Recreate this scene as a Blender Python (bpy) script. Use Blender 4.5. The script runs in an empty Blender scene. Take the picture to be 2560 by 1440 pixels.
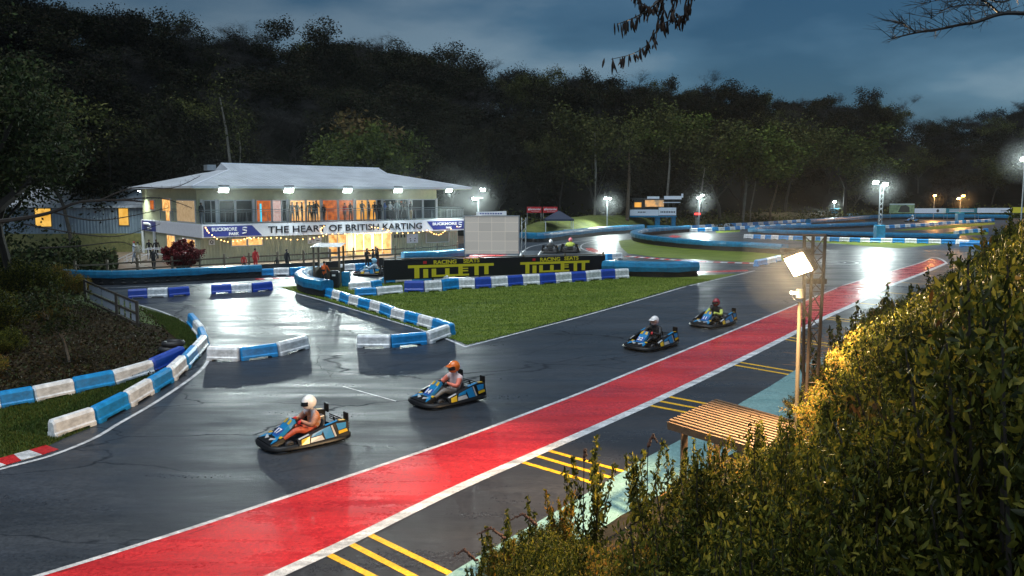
import bpy, bmesh, math, random
import numpy as np
from mathutils import Vector, Matrix
S = bpy.context.scene
COL = S.collection
rnd = random.Random(7)
R = math.radians

# ------------------------------------------------------------------ camera
F = 2100.0; PITCH = math.atan(235/2100.0); CZ = 5.6
cd = bpy.data.cameras.new("camera"); cam = bpy.data.objects.new("camera", cd); COL.objects.link(cam)
cam.location = (0, 0, CZ); cam.rotation_euler = (R(90)-PITCH, 0, 0)
cd.sensor_width = 36; cd.lens = 36*F/2560; cd.clip_end = 3000; cd.clip_start = .05
S.camera = cam
S.view_settings.view_transform = 'Standard'; S.view_settings.look = 'None'; S.view_settings.exposure = .45
S.cycles.use_denoising = True
S.cycles.max_bounces = 5; S.cycles.diffuse_bounces = 2; S.cycles.glossy_bounces = 3
S.cycles.transparent_max_bounces = 6; S.cycles.volume_bounces = 0
S.cycles.sample_clamp_indirect = 4

# ------------------------------------------------------------------ world: overcast dusk
W = bpy.data.worlds.new("World"); S.world = W; W.use_nodes = True
nt = W.node_tree; N = nt.nodes; L = nt.links
bg = N['Background']; bg.inputs['Strength'].default_value = 1.0
tc = N.new('ShaderNodeTexCoord')
sky = N.new('ShaderNodeTexSky'); sky.sky_type = 'NISHITA'; sky.sun_disc = False
sky.sun_elevation = R(2); sky.sun_rotation = R(200); sky.ozone_density = 4
mp = N.new('ShaderNodeMapping'); mp.inputs['Scale'].default_value = (1.0, 1.0, 3.2); mp.inputs['Location'].default_value = (.35, .1, .3)
L.new(tc.outputs['Generated'], mp.inputs[0])
nz = N.new('ShaderNodeTexNoise'); nz.inputs['Scale'].default_value = 2.1; nz.inputs['Detail'].default_value = 7; nz.inputs['Roughness'].default_value = .5
L.new(mp.outputs[0], nz.inputs['Vector'])
rp = N.new('ShaderNodeValToRGB'); L.new(nz.outputs[0], rp.inputs[0])
e = rp.color_ramp.elements
e[0].position = .40; e[0].color = (.013, .036, .062, 1)
e[1].position = .60; e[1].color = (.125, .172, .205, 1)
m = e.new(.5); m.color = (.040, .080, .118, 1)
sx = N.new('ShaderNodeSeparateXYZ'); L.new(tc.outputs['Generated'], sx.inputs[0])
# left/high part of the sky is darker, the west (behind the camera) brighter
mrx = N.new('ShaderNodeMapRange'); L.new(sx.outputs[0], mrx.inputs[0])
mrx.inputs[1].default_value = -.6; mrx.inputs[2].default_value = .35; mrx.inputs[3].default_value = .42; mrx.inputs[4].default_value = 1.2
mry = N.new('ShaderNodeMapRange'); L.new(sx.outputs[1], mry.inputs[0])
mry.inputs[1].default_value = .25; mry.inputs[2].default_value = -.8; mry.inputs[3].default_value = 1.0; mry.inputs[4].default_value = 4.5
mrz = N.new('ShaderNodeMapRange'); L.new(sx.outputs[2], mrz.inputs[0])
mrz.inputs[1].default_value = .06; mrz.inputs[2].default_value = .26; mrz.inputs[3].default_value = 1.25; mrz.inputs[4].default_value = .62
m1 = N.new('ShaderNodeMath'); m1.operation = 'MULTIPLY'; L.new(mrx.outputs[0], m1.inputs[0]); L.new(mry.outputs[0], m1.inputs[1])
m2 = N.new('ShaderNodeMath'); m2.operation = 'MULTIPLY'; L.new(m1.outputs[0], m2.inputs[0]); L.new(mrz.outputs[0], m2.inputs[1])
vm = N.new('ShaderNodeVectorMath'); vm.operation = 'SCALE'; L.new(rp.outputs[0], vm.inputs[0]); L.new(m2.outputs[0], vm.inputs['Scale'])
vs = N.new('ShaderNodeVectorMath'); vs.operation = 'SCALE'; L.new(sky.outputs[0], vs.inputs[0]); vs.inputs['Scale'].default_value = .05
va = N.new('ShaderNodeVectorMath'); va.operation = 'ADD'; L.new(vm.outputs[0], va.inputs[0]); L.new(vs.outputs[0], va.inputs[1])
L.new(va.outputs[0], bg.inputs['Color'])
sd = bpy.data.lights.new("sun", 'SUN'); sun = bpy.data.objects.new("sun", sd); COL.objects.link(sun)
sd.energy = 2.1; sd.angle = R(50); sd.color = (.88, .95, 1.0); sun.rotation_euler = (R(16), 0, R(-40))

# ------------------------------------------------------------------ pixel helpers (photo pixels, 2560 x 1440)
cp, sp = math.cos(PITCH), math.sin(PITCH)
def ray(px, py):
    a = (px-1280)/F; b = (720-py)/F
    d = Vector((a, cp + b*sp, -sp + b*cp)); return d/d.y
KY, SL = 51.0, .041
def G(y): return 0.0 if y >= KY else -SL*(KY-y)
def at(px, py, h=0.0):
    d = ray(px, py)
    if d.z >= -1e-4: d.z = -1e-4
    y = (CZ-h)/-d.z
    if y < KY: y = (CZ-h+SL*KY)/(SL-d.z)
    return Vector((d.x*y, y, G(y)+h))
def atY(px, py, Y):
    d = ray(px, py); return Vector((d.x*Y, Y, CZ+d.z*Y))
def proj(p):
    v = Vector(p)-Vector((0, 0, CZ)); fw = v.y*cp - v.z*sp; up = v.y*sp + v.z*cp
    return 1280+F*v.x/fw, 720-F*up/fw

# ------------------------------------------------------------------ materials
MATS = {}
def mat(name, col, rough=.6, metal=0, emit=None, es=0, var=.0, vscale=3.0, bump=0, bscale=20, spec=.5, coat=0):
    if name in MATS: return MATS[name]
    m = bpy.data.materials.new(name); m.use_nodes = True; MATS[name] = m
    n, l = m.node_tree.nodes, m.node_tree.links; b = n['Principled BSDF']
    b.inputs['Base Color'].default_value = (*col, 1); b.inputs['Roughness'].default_value = rough
    b.inputs['Metallic'].default_value = metal; b.inputs['Specular IOR Level'].default_value = spec
    if coat: b.inputs['Coat Weight'].default_value = coat; b.inputs['Coat Roughness'].default_value = .08
    if emit: b.inputs['Emission Color'].default_value = (*emit, 1); b.inputs['Emission Strength'].default_value = es
    if var or bump:
        t = n.new('ShaderNodeTexCoord')
    if var:
        z = n.new('ShaderNodeTexNoise'); z.inputs['Scale'].default_value = vscale; z.inputs['Detail'].default_value = 6; z.inputs['Roughness'].default_value = .65
        l.new(t.outputs['Object'], z.inputs['Vector'])
        r = n.new('ShaderNodeValToRGB'); l.new(z.outputs[0], r.inputs[0])
        r.color_ramp.elements[0].position = .3; r.color_ramp.elements[1].position = .7
        r.color_ramp.elements[0].color = (*[c*(1-var) for c in col], 1); r.color_ramp.elements[1].color = (*[min(1, c*(1+var*.6)) for c in col], 1)
        l.new(r.outputs[0], b.inputs['Base Color'])
    if bump:
        z2 = n.new('ShaderNodeTexNoise'); z2.inputs['Scale'].default_value = bscale; z2.inputs['Detail'].default_value = 4
        l.new(t.outputs['Object'], z2.inputs['Vector'])
        bp = n.new('ShaderNodeBump'); bp.inputs['Strength'].default_value = bump; bp.inputs['Distance'].default_value = .02
        l.new(z2.outputs[0], bp.inputs['Height']); l.new(bp.outputs[0], b.inputs['Normal'])
    return m

def mat2(name, c1, c2, rough=.6, scale=6, p=(.42, .58)):
    m = mat(name, c1, rough, bump=.5, bscale=14); n, l = m.node_tree.nodes, m.node_tree.links; t = n.new('ShaderNodeTexCoord'); z = n.new('ShaderNodeTexNoise'); z.inputs['Scale'].default_value = scale; z.inputs['Detail'].default_value = 5
    l.new(t.outputs['Object'], z.inputs['Vector']); r = n.new('ShaderNodeValToRGB'); l.new(z.outputs[0], r.inputs[0]); a = r.color_ramp.elements; a[0].position, a[1].position = p; a[0].color = (*c1, 1); a[1].color = (*c2, 1)
    l.new(r.outputs[0], n['Principled BSDF'].inputs['Base Color']); return m
def wet(name, cols, rough=(.14, .42), bump=.35, cracks=0, scale=.35, grain=55, patch=0, drytint=None):
    """wet tarmac / paint on tarmac: colour clouds, wetness clouds, aggregate bump, cracks"""
    m = bpy.data.materials.new(name); m.use_nodes = True; MATS[name] = m
    n, l = m.node_tree.nodes, m.node_tree.links; b = n['Principled BSDF']
    if rough[0] >= .7: b.inputs['Specular IOR Level'].default_value = .12
    t = n.new('ShaderNodeTexCoord')
    def noise(s, d=6, r=.6, vec=None, dist=0):
        z = n.new('ShaderNodeTexNoise'); z.inputs['Scale'].default_value = s; z.inputs['Detail'].default_value = d
        z.inputs['Roughness'].default_value = r; z.inputs['Distortion'].default_value = dist
        l.new(vec or t.outputs['Object'], z.inputs['Vector']); return z.outputs[0]
    def ramp(src, p0, c0, p1, c1):
        r = n.new('ShaderNodeValToRGB'); l.new(src, r.inputs[0]); a = r.color_ramp.elements
        a[0].position = p0; a[1].position = p1; a[0].color = (*c0, 1); a[1].color = (*c1, 1); return r.outputs[0]
    def mix(kind, f, a, c):
        x = n.new('ShaderNodeMix'); x.data_type = 'RGBA'; x.blend_type = kind
        for s_, v in ((0, f), (6, a), (7, c)):
            if hasattr(v, 'type') or hasattr(v, 'is_linked'): l.new(v, x.inputs[s_])
            elif isinstance(v, tuple): x.inputs[s_].default_value = (*v, 1)
            else: x.inputs[s_].default_value = v
        return x.outputs[2]
    mpp = n.new('ShaderNodeMapping'); l.new(t.outputs['Object'], mpp.inputs[0])
    mpp.inputs['Rotation'].default_value = (0, 0, R(-43)); mpp.inputs['Scale'].default_value = (.22, 1.0, 1)
    big = noise(scale*1.6, 7, .62, mpp.outputs[0]); fine = noise(grain, 3, .7)
    c = ramp(big, .32, cols[0], .68, cols[1])
    c = mix('MULTIPLY', .75, c, ramp(fine, .3, (.45, .45, .45), .72, (1.5, 1.5, 1.5)))
    mid = noise(11, 5, .75); c = mix('MULTIPLY', .8, c, ramp(mid, .35, (.62, .62, .62), .68, (1.4, 1.4, 1.4)))
    hgt = mix('MULTIPLY', .6, fine, mid)
    if cracks:
        mp2 = n.new('ShaderNodeMapping'); l.new(t.outputs['Object'], mp2.inputs[0]); mp2.inputs['Scale'].default_value = (.30, .62, 1); mp2.inputs['Rotation'].default_value = (0, 0, R(-14))
        nzv = n.new('ShaderNodeTexNoise'); nzv.inputs['Scale'].default_value = 1.3; nzv.inputs['Detail'].default_value = 5; l.new(mp2.outputs[0], nzv.inputs['Vector'])
        ad = n.new('ShaderNodeVectorMath'); ad.operation = 'MULTIPLY_ADD'; l.new(nzv.outputs['Color'], ad.inputs[0]); ad.inputs[1].default_value = (.9, .9, 0); l.new(mp2.outputs[0], ad.inputs[2])
        vo = n.new('ShaderNodeTexVoronoi'); vo.feature = 'DISTANCE_TO_EDGE'; vo.inputs['Scale'].default_value = .42; l.new(ad.outputs[0], vo.inputs['Vector'])
        gate = ramp(noise(.16, 3, .5), .40, (1, 1, 1), .50, (0, 0, 0))
        ck = ramp(vo.outputs[0], .003, (0, 0, 0), .009, (1, 1, 1))
        ck = mix('LIGHTEN', 1.0, ck, gate)
        c = mix('MULTIPLY', .8*cracks, c, ck)
        hm = n.new('ShaderNodeMix'); hm.data_type = 'RGBA'; hm.blend_type = 'MULTIPLY'; hm.inputs[0].default_value = .9
        l.new(hgt, hm.inputs[6]); l.new(ck, hm.inputs[7]); hgt = hm.outputs[2]; sm = n.new('ShaderNodeMath'); sm.operation = 'MULTIPLY'; l.new(ck, sm.inputs[0]); sm.inputs[1].default_value = .5; l.new(sm.outputs[0], b.inputs['Specular IOR Level'])
    l.new(c, b.inputs['Base Color'])
    wv = noise(scale*3.1, 6, .6, mpp.outputs[0], .4)
    rr = n.new('ShaderNodeMapRange'); l.new(wv, rr.inputs[0]); rr.inputs[1].default_value = .36; rr.inputs[2].default_value = .66
    rr.inputs[3].default_value = rough[0]; rr.inputs[4].default_value = rough[1]
    ra_ = n.new('ShaderNodeMath'); ra_.operation = 'MULTIPLY_ADD'; l.new(mid, ra_.inputs[0]); ra_.inputs[1].default_value = .35; ra_.inputs[2].default_value = -.175; rs_ = n.new('ShaderNodeMath'); rs_.operation = 'ADD'; l.new(ra_.outputs[0], rs_.inputs[0]); l.new(rr.outputs[0], rs_.inputs[1])
    l.new(rs_.outputs[0], b.inputs['Roughness'])
    b.inputs['IOR'].default_value = 1.45
    bp = n.new('ShaderNodeBump'); bp.inputs['Strength'].default_value = bump; bp.inputs['Distance'].default_value = .006
    l.new(hgt, bp.inputs['Height'])
    b2 = n.new('ShaderNodeBump'); b2.inputs['Strength'].default_value = .22; b2.inputs['Distance'].default_value = .05
    l.new(noise(2.2, 5, .6, mpp.outputs[0]), b2.inputs['Height']); l.new(bp.outputs[0], b2.inputs['Normal'])
    l.new(b2.outputs[0], b.inputs['Normal'])
    return m

def leafy(name, cols, rough=.45, trans=0):
    m = bpy.data.materials.new(name); m.use_nodes = True; MATS[name] = m
    n, l = m.node_tree.nodes, m.node_tree.links; b = n['Principled BSDF']
    g = n.new('ShaderNodeNewGeometry'); oi = n.new('ShaderNodeObjectInfo')
    r = n.new('ShaderNodeValToRGB'); l.new(g.outputs['Random Per Island'], r.inputs[0])
    el = r.color_ramp.elements
    el[0].color = (*cols[0], 1); el[1].color = (*cols[-1], 1)
    for i, c in enumerate(cols[1:-1]): el.new((i+1)/(len(cols)-1)).color = (*c, 1)
    hs = n.new('ShaderNodeHueSaturation'); l.new(r.outputs[0], hs.inputs['Color'])
    mr = n.new('ShaderNodeMapRange'); l.new(oi.outputs['Random'], mr.inputs[0]); mr.inputs[3].default_value = .7; mr.inputs[4].default_value = 1.25
    l.new(mr.outputs[0], hs.inputs['Value']); l.new(hs.outputs[0], b.inputs['Base Color'])
    b.inputs['Roughness'].default_value = rough; b.inputs['Specular IOR Level'].default_value = .5 if rough < .5 else .15
    if name.startswith('dark_wood'): mr.inputs[3].default_value = .45; mr.inputs[4].default_value = 1.9
    if trans:
        tb = n.new('ShaderNodeBsdfTranslucent'); mx = n.new('ShaderNodeMixShader'); mx.inputs[0].default_value = trans; l.new(hs.outputs[0], tb.inputs['Color']); l.new(b.outputs[0], mx.inputs[1]); l.new(tb.outputs[0], mx.inputs[2]); l.new(mx.outputs[0], n['Material Output'].inputs['Surface'])
    return m

A_MAIN = wet('wet_asphalt', ((.019, .024, .031), (.045, .053, .066)), (.30, .56), 1.0, cracks=.25)
A_PAVE = wet('pit_asphalt', ((.022, .022, .025), (.042, .042, .046)), (.26, .5), .5)
P_RED = wet('red_paint', ((.34, .012, .016), (.66, .035, .035)), (.16, .42), .45, scale=.55)
P_WHITE = wet('white_paint', ((.30, .31, .32), (.82, .82, .82)), (.3, .5), .4, scale=2.2)
P_YEL = wet('yellow_paint', ((.62, .34, .01), (.88, .48, .015)), (.35, .55), .3, scale=.9)
P_TURQ = wet('pale_slab_paint', ((.13, .25, .25), (.20, .34, .33)), (.25, .5), .2, scale=.8)
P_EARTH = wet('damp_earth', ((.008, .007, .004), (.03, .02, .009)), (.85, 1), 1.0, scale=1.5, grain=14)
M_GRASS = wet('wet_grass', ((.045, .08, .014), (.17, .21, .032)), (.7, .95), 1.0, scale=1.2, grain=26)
M_GRASSD = wet('dark_bank_grass', ((.03, .04, .008), (.07, .11, .018)), (.6, .9), 1.0, scale=.5, grain=16)  # darker tone of the grass, used on the left lawns
WHITE = mat('white_plastic', (.80, .79, .78), .38, var=.45, vscale=4, bump=.15, bscale=8)
BLUE = mat('sky_blue_plastic', (.012, .26, .60), .34, var=.4, vscale=4, bump=.15, bscale=8)
NAVY = mat('deep_blue_plastic', (.02, .07, .42), .36, var=.22, vscale=4)
COVER = mat('blue_sheet', (.010, .19, .36), .28, var=.35, vscale=2.5, bump=1.0, bscale=6)
RUBBER = mat('tyre_rubber', (.012, .012, .014), .55, bump=.4, bscale=30)
BLACK = mat('black_plastic', (.012, .012, .014), .30)
BLACKM = mat('black_board', (.006, .006, .008), .35)
STEEL = mat('galvanised_steel', (.33, .35, .37), .4, metal=.6, var=.2)
DSTEEL = mat('rusty_mast_steel', (.07, .05, .038), .7, metal=.2, var=.3, vscale=8)
WOOD = mat('weathered_wood', (.13, .10, .065), .7, var=.35, vscale=6, bump=.3)
WOODL = mat('warm_timber', (.12, .075, .042), .55, var=.35, vscale=5, bump=.4, bscale=12)
BARK = mat('bark', (.022, .017, .013), .85, var=.4, vscale=3, bump=.6, bscale=6)
BIRCH = mat('pale_bark', (.17, .15, .12), .8, var=.5, vscale=2.2)
YEL = mat('sign_yellow', (.75, .60, .02), .4)
REDP = mat('red_panel', (.55, .015, .02), .4)
NAVYP = mat('navy_panel', (.035, .05, .26), .4)
PALEP = mat('pale_panel', (.78, .79, .84), .4, var=.08)

# ------------------------------------------------------------------ mesh builder
def tag(o, label=None, cat=None, group=None, kind=None):
    if label: o['label'] = label
    if cat: o['category'] = cat
    if group: o['group'] = group
    if kind: o['kind'] = kind
    return o
def link(o, parent=None):
    COL.objects.link(o)
    if parent is not None: o.parent = parent
    return o
def thing(name, loc, label, cat, group=None, rz=0):
    o = bpy.data.objects.new(name, None); o.empty_display_size = .2; COL.objects.link(o)
    o.location = loc; o.rotation_euler = (0, 0, rz); return tag(o, label, cat, group)
class MB:
    def __init__(s): s.v = []; s.f = []; s.mi = []; s.m = 0
    def add(s, vs, fs):
        k = len(s.v); s.v += [tuple(p) for p in vs]; s.f += [tuple(i+k for i in f) for f in fs]; s.mi += [s.m]*len(fs); return s
    def box(s, c, d, rz=0, M=None):
        x, y, z = [q/2 for q in d]
        vs = [Vector((i, j, k)) for i in (-x, x) for j in (-y, y) for k in (-z, z)]
        if M is None: M = Matrix.Rotation(rz, 4, 'Z') if rz else None
        vs = [(M @ p if M else p)+Vector(c) for p in vs]
        return s.add(vs, [(0, 1, 3, 2), (4, 6, 7, 5), (0, 4, 5, 1), (2, 3, 7, 6), (0, 2, 6, 4), (1, 5, 7, 3)])
    def bar(s, a, b, w, h=None):
        a, b = Vector(a), Vector(b); d = b-a
        if d.length < 1e-6: return s
        M = d.to_track_quat('X', 'Z').to_matrix().to_4x4()
        return s.box((a+b)/2, (d.length, w, h or w), M=M)
    def tube(s, pts, r, n=6, cap=True):
        pts = [Vector(p) for p in pts]; rr = r if isinstance(r, (list, tuple)) else [r]*len(pts)
        vs = []; fs = []; k = len(pts)
        for i, p in enumerate(pts):
            d = (pts[min(i+1, k-1)]-pts[max(i-1, 0)])
            q = d.to_track_quat('Z', 'Y') if d.length > 1e-7 else Vector((0, 0, 1)).to_track_quat('Z', 'Y')
            for j in range(n):
                a = 2*math.pi*j/n; vs.append(p+q @ Vector((math.cos(a)*rr[i], math.sin(a)*rr[i], 0)))
        for i in range(k-1):
            for j in range(n): fs.append((i*n+j, i*n+(j+1) % n, (i+1)*n+(j+1) % n, (i+1)*n+j))
        if cap: fs.append(tuple(range(n))[::-1]); fs.append(tuple((k-1)*n+j for j in range(n)))
        return s.add(vs, fs)
    def ring(s, c, R0, r0, n=14, m=6, axis='Z', sz=1.0):
        vs = []; fs = []
        for i in range(n):
            a = 2*math.pi*i/n
            for j in range(m):
                b = 2*math.pi*j/m; q = R0+r0*math.cos(b); z = r0*sz*math.sin(b)
                p = (q*math.cos(a), q*math.sin(a), z)
                if axis == 'Y': p = (p[0], p[2], p[1])
                elif axis == 'X': p = (p[2], p[0], p[1])
                vs.append(Vector(p)+Vector(c))
        for i in range(n):
            for j in range(m): fs.append((i*m+j, ((i+1) % n)*m+j, ((i+1) % n)*m+(j+1) % m, i*m+(j+1) % m))
        return s.add(vs, fs)
    def ball(s, c, r, n=12, m=8, fn=None):
        vs = []; fs = []; r = r if isinstance(r, (tuple, list)) else (r, r, r)
        for i in range(m+1):
            t = math.pi*i/m
            for j in range(n):
                a = 2*math.pi*j/n; p = Vector((math.sin(t)*math.cos(a), math.sin(t)*math.sin(a), math.cos(t)))
                if fn: p = fn(p)
                vs.append(Vector((p.x*r[0]+c[0], p.y*r[1]+c[1], p.z*r[2]+c[2])))
        for i in range(m):
            for j in range(n): fs.append((i*n+j, (i+1)*n+j, (i+1)*n+(j+1) % n, i*n+(j+1) % n))
        return s.add(vs, fs)
    def prism(s, poly, z0, z1, bottom=True):
        k = len(poly); vs = [(p[0], p[1], z0) for p in poly]+[(p[0], p[1], z1) for p in poly]
        fs = [(i, (i+1) % k, (i+1) % k+k, i+k) for i in range(k)]+[tuple(range(k, 2*k))]
        if bottom: fs.append(tuple(range(k))[::-1])
        return s.add(vs, fs)
    def build(s, name, mats, parent=None, loc=None, smooth=False, bevel=0, sharp=True):
        me = bpy.data.meshes.new(name); me.from_pydata([tuple(p) for p in s.v], [], s.f)
        mats = mats if isinstance(mats, (list, tuple)) else [mats]
        for q in mats: me.materials.append(q)
        if len(mats) > 1: me.polygons.foreach_set('material_index', s.mi)
        if smooth: me.polygons.foreach_set('use_smooth', [True]*len(me.polygons))
        me.update(); o = bpy.data.objects.new(name, me); link(o, parent)
        if loc is not None: o.location = loc
        if smooth and sharp: me.set_sharp_from_angle(angle=R(45))
        if bevel:
            bv = o.modifiers.new('bevel', 'BEVEL'); bv.width = bevel; bv.segments = 2; bv.limit_method = 'ANGLE'
        return o
def sheet(name, poly, h, material, kind='structure', parent=None, thick=0):
    """flat ground sheet following the two ground planes; poly = world xy points"""
    bm = bmesh.new(); vs = [bm.verts.new((p[0], p[1], 0)) for p in poly]; bm.faces.new(vs)
    bmesh.ops.triangulate(bm, faces=bm.faces[:])
    bmesh.ops.bisect_plane(bm, geom=bm.verts[:]+bm.edges[:]+bm.faces[:], plane_co=(0, KY, 0), plane_no=(0, 1, 0))
    if thick:
        r = bmesh.ops.extrude_face_region(bm, geom=bm.faces[:])
        for v in r['geom']:
            if isinstance(v, bmesh.types.BMVert): v.co.z = 1.0
    for v in bm.verts: v.co.z = G(v.co.y)+(h if (not thick or v.co.z > .5) else h-thick)
    bmesh.ops.recalc_face_normals(bm, faces=bm.faces[:])
    me = bpy.data.meshes.new(name); bm.to_mesh(me); bm.free()
    if not thick:
        if me.polygons and me.polygons[0].normal.z < 0: me.flip_normals()
    me.materials.append(material); o = bpy.data.objects.new(name, me); link(o, parent)
    if kind: o['kind'] = kind
    return o
def psheet(name, pts, h, m, **k): return sheet(name, [at(*p) for p in pts], h, m, **k)
def smoothline(P, sub=6):
    P = [Vector((p[0], p[1])) for p in P]; out = []
    for i in range(len(P)-1):
        p0, p1, p2, p3 = P[max(i-1, 0)], P[i], P[i+1], P[min(i+2, len(P)-1)]
        for k in range(sub):
            t = k/sub; out.append(.5*((2*p1)+(p2-p0)*t+(2*p0-5*p1+4*p2-p3)*t*t+(3*p1-p0-3*p2+p3)*t**3))
    out.append(P[-1]); return out
def stripe(name, pts, w, h, m, sub=6, px=True, kind='structure', parent=None):
    P = smoothline([at(*p) for p in pts] if px else pts, sub)
    Lp = []; Rp = []
    for i, p in enumerate(P):
        d = (P[min(i+1, len(P)-1)]-P[max(i-1, 0)]).normalized(); nn = Vector((-d.y, d.x))*w/2
        Lp.append(p+nn); Rp.append(p-nn)
    b = MB()
    for i in range(len(P)-1):
        q = [Lp[i], Rp[i], Rp[i+1], Lp[i+1]]
        b.add([(v.x, v.y, G(v.y)+h) for v in q], [(0, 1, 2, 3)])
    o = b.build(name, m, parent)
    if kind: o['kind'] = kind
    return o
def text(body, size, parent, M, m, name='lettering', ext=.012, align='CENTER', bold=0, sxl=1):
    c = bpy.data.curves.new(name, 'FONT'); c.body = body; c.size = size; c.extrude = ext; c.align_x = align; c.align_y = 'CENTER'
    c.offset = bold; c.resolution_u = 4; c.materials.append(m); c.fill_mode = 'FRONT' if ext == 0 else 'BOTH'
    o = bpy.data.objects.new(name, c); link(o, parent)
    bpy.context.view_layer.update(); me = bpy.data.meshes.new_from_object(o.evaluated_get(bpy.context.evaluated_depsgraph_get())); bpy.data.objects.remove(o)
    o = bpy.data.objects.new(name, me); link(o, parent); o.matrix_local = M @ Matrix.Diagonal((sxl, 1, 1, 1)); return o
def upright(loc, rz=0):      # a text matrix: reads left to right along local x, faces -y
    return Matrix.Translation(loc) @ Matrix.Rotation(rz, 4, 'Z') @ Matrix.Rotation(R(90), 4, 'X')
def copy_tree(o):
    c = o.copy(); COL.objects.link(c)
    for ch in o.children:
        d = ch.copy(); COL.objects.link(d); d.parent = c; d.matrix_parent_inverse = ch.matrix_parent_inverse
        for g in ch.children:
            k = g.copy(); COL.objects.link(k); k.parent = d
    return c

#@@ GROUND
# ------------------------------------------------------------------ ground
P0 = Vector((-24.3, 66, 0)); BA = math.atan2(.607, .795)
sheet('ground', [(-900, -60), (900, -60), (900, 1200), (-900, 1200)], -.03, P_EARTH)
psheet('track', [(-900, 700), (140, 694), (640, 668), (1000, 640), (1160, 600), (1290, 590), (1600, 572), (1720, 566), (2000, 552), (2150, 541), (2900, 541),
                 (3600, 700), (2700, 1440), (1800, 2400), (-1200, 2400), (-900, 1200)], 0, A_MAIN)
# grass islands
psheet('lawn', [(700, 718), (800, 746), (960, 793), (1080, 831), (1140, 850), (1166, 862), (1215, 850), (1500, 775), (1780, 699), (1850, 684), (1745, 689), (1570, 688),
                (1515, 690), (1300, 694), (1000, 702), (880, 706)], .008, M_GRASS)
psheet('lawn', [(1546, 602), (1582, 598), (1640, 614), (1702, 620), (1820, 627), (1952, 634), (1965, 652), (1890, 656), (1820, 653), (1723, 648), (1640, 643), (1570, 634), (1552, 618)], .008, M_GRASS)
psheet('lawn', [(1884, 595), (2100, 602), (2350, 606), (2420, 604), (2353, 611), (2250, 621), (2180, 617), (2115, 611), (2000, 603)], .008, M_GRASS)
psheet('lawn', [(2230, 577), (2300, 569), (2400, 561), (2487, 556), (2487, 561), (2400, 569), (2310, 575)], .008, M_GRASS)
psheet('lawn', [(1790, 578), (1850, 575), (1850, 579), (1790, 583)], .008, M_GRASS)
psheet('lawn', [(2335, 586), (2390, 579), (2470, 580), (2470, 587), (2380, 590)], .008, M_GRASS)
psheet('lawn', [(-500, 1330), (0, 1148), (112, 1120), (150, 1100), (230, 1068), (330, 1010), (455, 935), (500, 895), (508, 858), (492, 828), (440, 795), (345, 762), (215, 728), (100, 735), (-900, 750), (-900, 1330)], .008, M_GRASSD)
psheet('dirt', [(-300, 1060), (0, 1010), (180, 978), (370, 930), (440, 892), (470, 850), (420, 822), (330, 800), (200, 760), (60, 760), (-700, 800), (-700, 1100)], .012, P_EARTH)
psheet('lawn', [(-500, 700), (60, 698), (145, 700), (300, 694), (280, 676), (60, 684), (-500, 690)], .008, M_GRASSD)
# paved yard by the clubhouse
psheet('yard_pavement', [(-300, 690), (140, 694), (400, 681), (640, 667), (900, 652), (1000, 640), (1160, 608), (1160, 590), (700, 600), (100, 640), (-300, 650)], .014,
       wet('yard_paving', ((.10, .07, .05), (.2, .14, .10)), (.3, .5), .4, scale=1))
# red strip + white lines
topl = [(-350, 1570), (70, 1448), (380, 1352), (700, 1248), (1120, 1107), (1304, 1039), (1458, 980), (1634, 908), (1880, 807), (2060, 733), (2200, 686), (2298, 658), (2326, 646)]
botl = [(380, 1590), (640, 1462), (860, 1360), (1120, 1232), (1304, 1150), (1487, 1070), (1686, 980), (1900, 876), (2056, 797), (2143, 757), (2247, 706), (2317, 679), (2366, 658)]
tp = smoothline([at(*p) for p in topl]); bp_ = smoothline([at(*p) for p in botl])
psheet_pts = list(tp)+[Vector(at(2350, 651).xy)]+list(bp_)[::-1]
sheet('painted_strip', psheet_pts, .004, P_RED)
stripe('road_marking', topl, .13, .009, P_WHITE); stripe('road_marking', botl, .30, .009, P_WHITE)
stripe('road_marking', [(2326, 645), (2340, 644), (2356, 650), (2366, 658)], .18, .0095, P_WHITE)
# pit lane tarmac (drier)
sheet('pit_lane', [Vector((p.x, p.y)) for p in bp_][::1]+[at(2600, 700).xy, at(2900, 1000).xy, at(1500, 1900).xy], .002, A_PAVE)
stripe('road_marking', [(694, 722), (800, 750), (960, 797), (1080, 834), (1164, 868)], .12, .013, P_WHITE)
stripe('road_marking', [(1162, 868), (1300, 832), (1500, 779), (1780, 702), (1887, 677)], .12, .0135, P_WHITE)
stripe('road_marking', [(-260, 1250), (0, 1174), (124, 1141), (232, 1098), (300, 1058), (375, 1015), (450, 966), (499, 929), (521, 900), (524, 870), (508, 838), (488, 815)], .13, .013, P_WHITE)
stripe('road_marking', [(200, 722), (340, 717), (600, 707), (750, 700)], .1, .006, P_WHITE)
stripe('road_marking', [(345, 762), (400, 778), (450, 800), (478, 822)], .10, .0132, P_WHITE)
stripe('road_marking', [(2115, 611), (1980, 602), (1890, 598)], .14, .010, P_WHITE)
stripe('road_marking', [(1300, 640), (1308, 628), (1330, 616), (1380, 606)], .12, .006, P_WHITE)
stripe('road_marking', [(1345, 640), (1352, 628), (1370, 617), (1420, 607)], .12, .006, P_WHITE)
stripe('road_marking', [(1385, 620), (1400, 612), (1450, 603), (1540, 592)], .14, .006, P_WHITE)
stripe('road_marking', [(1540, 592), (1470, 606), (1452, 617), (1470, 628), (1520, 638), (1560, 643)], .14, .006, P_WHITE)
psheet('painted_strip', [(1464, 620), (1480, 620), (1500, 627), (1512, 636), (1490, 633), (1468, 626)], .005, P_RED)
psheet('painted_strip', [(1668, 594), (1680, 588), (1706, 590), (1690, 595), (1700, 600), (1680, 600)], .005, P_RED)
psheet('painted_strip', [(1740, 678), (1868, 675), (1872, 678), (1740, 683)], .005, P_RED)
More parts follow.
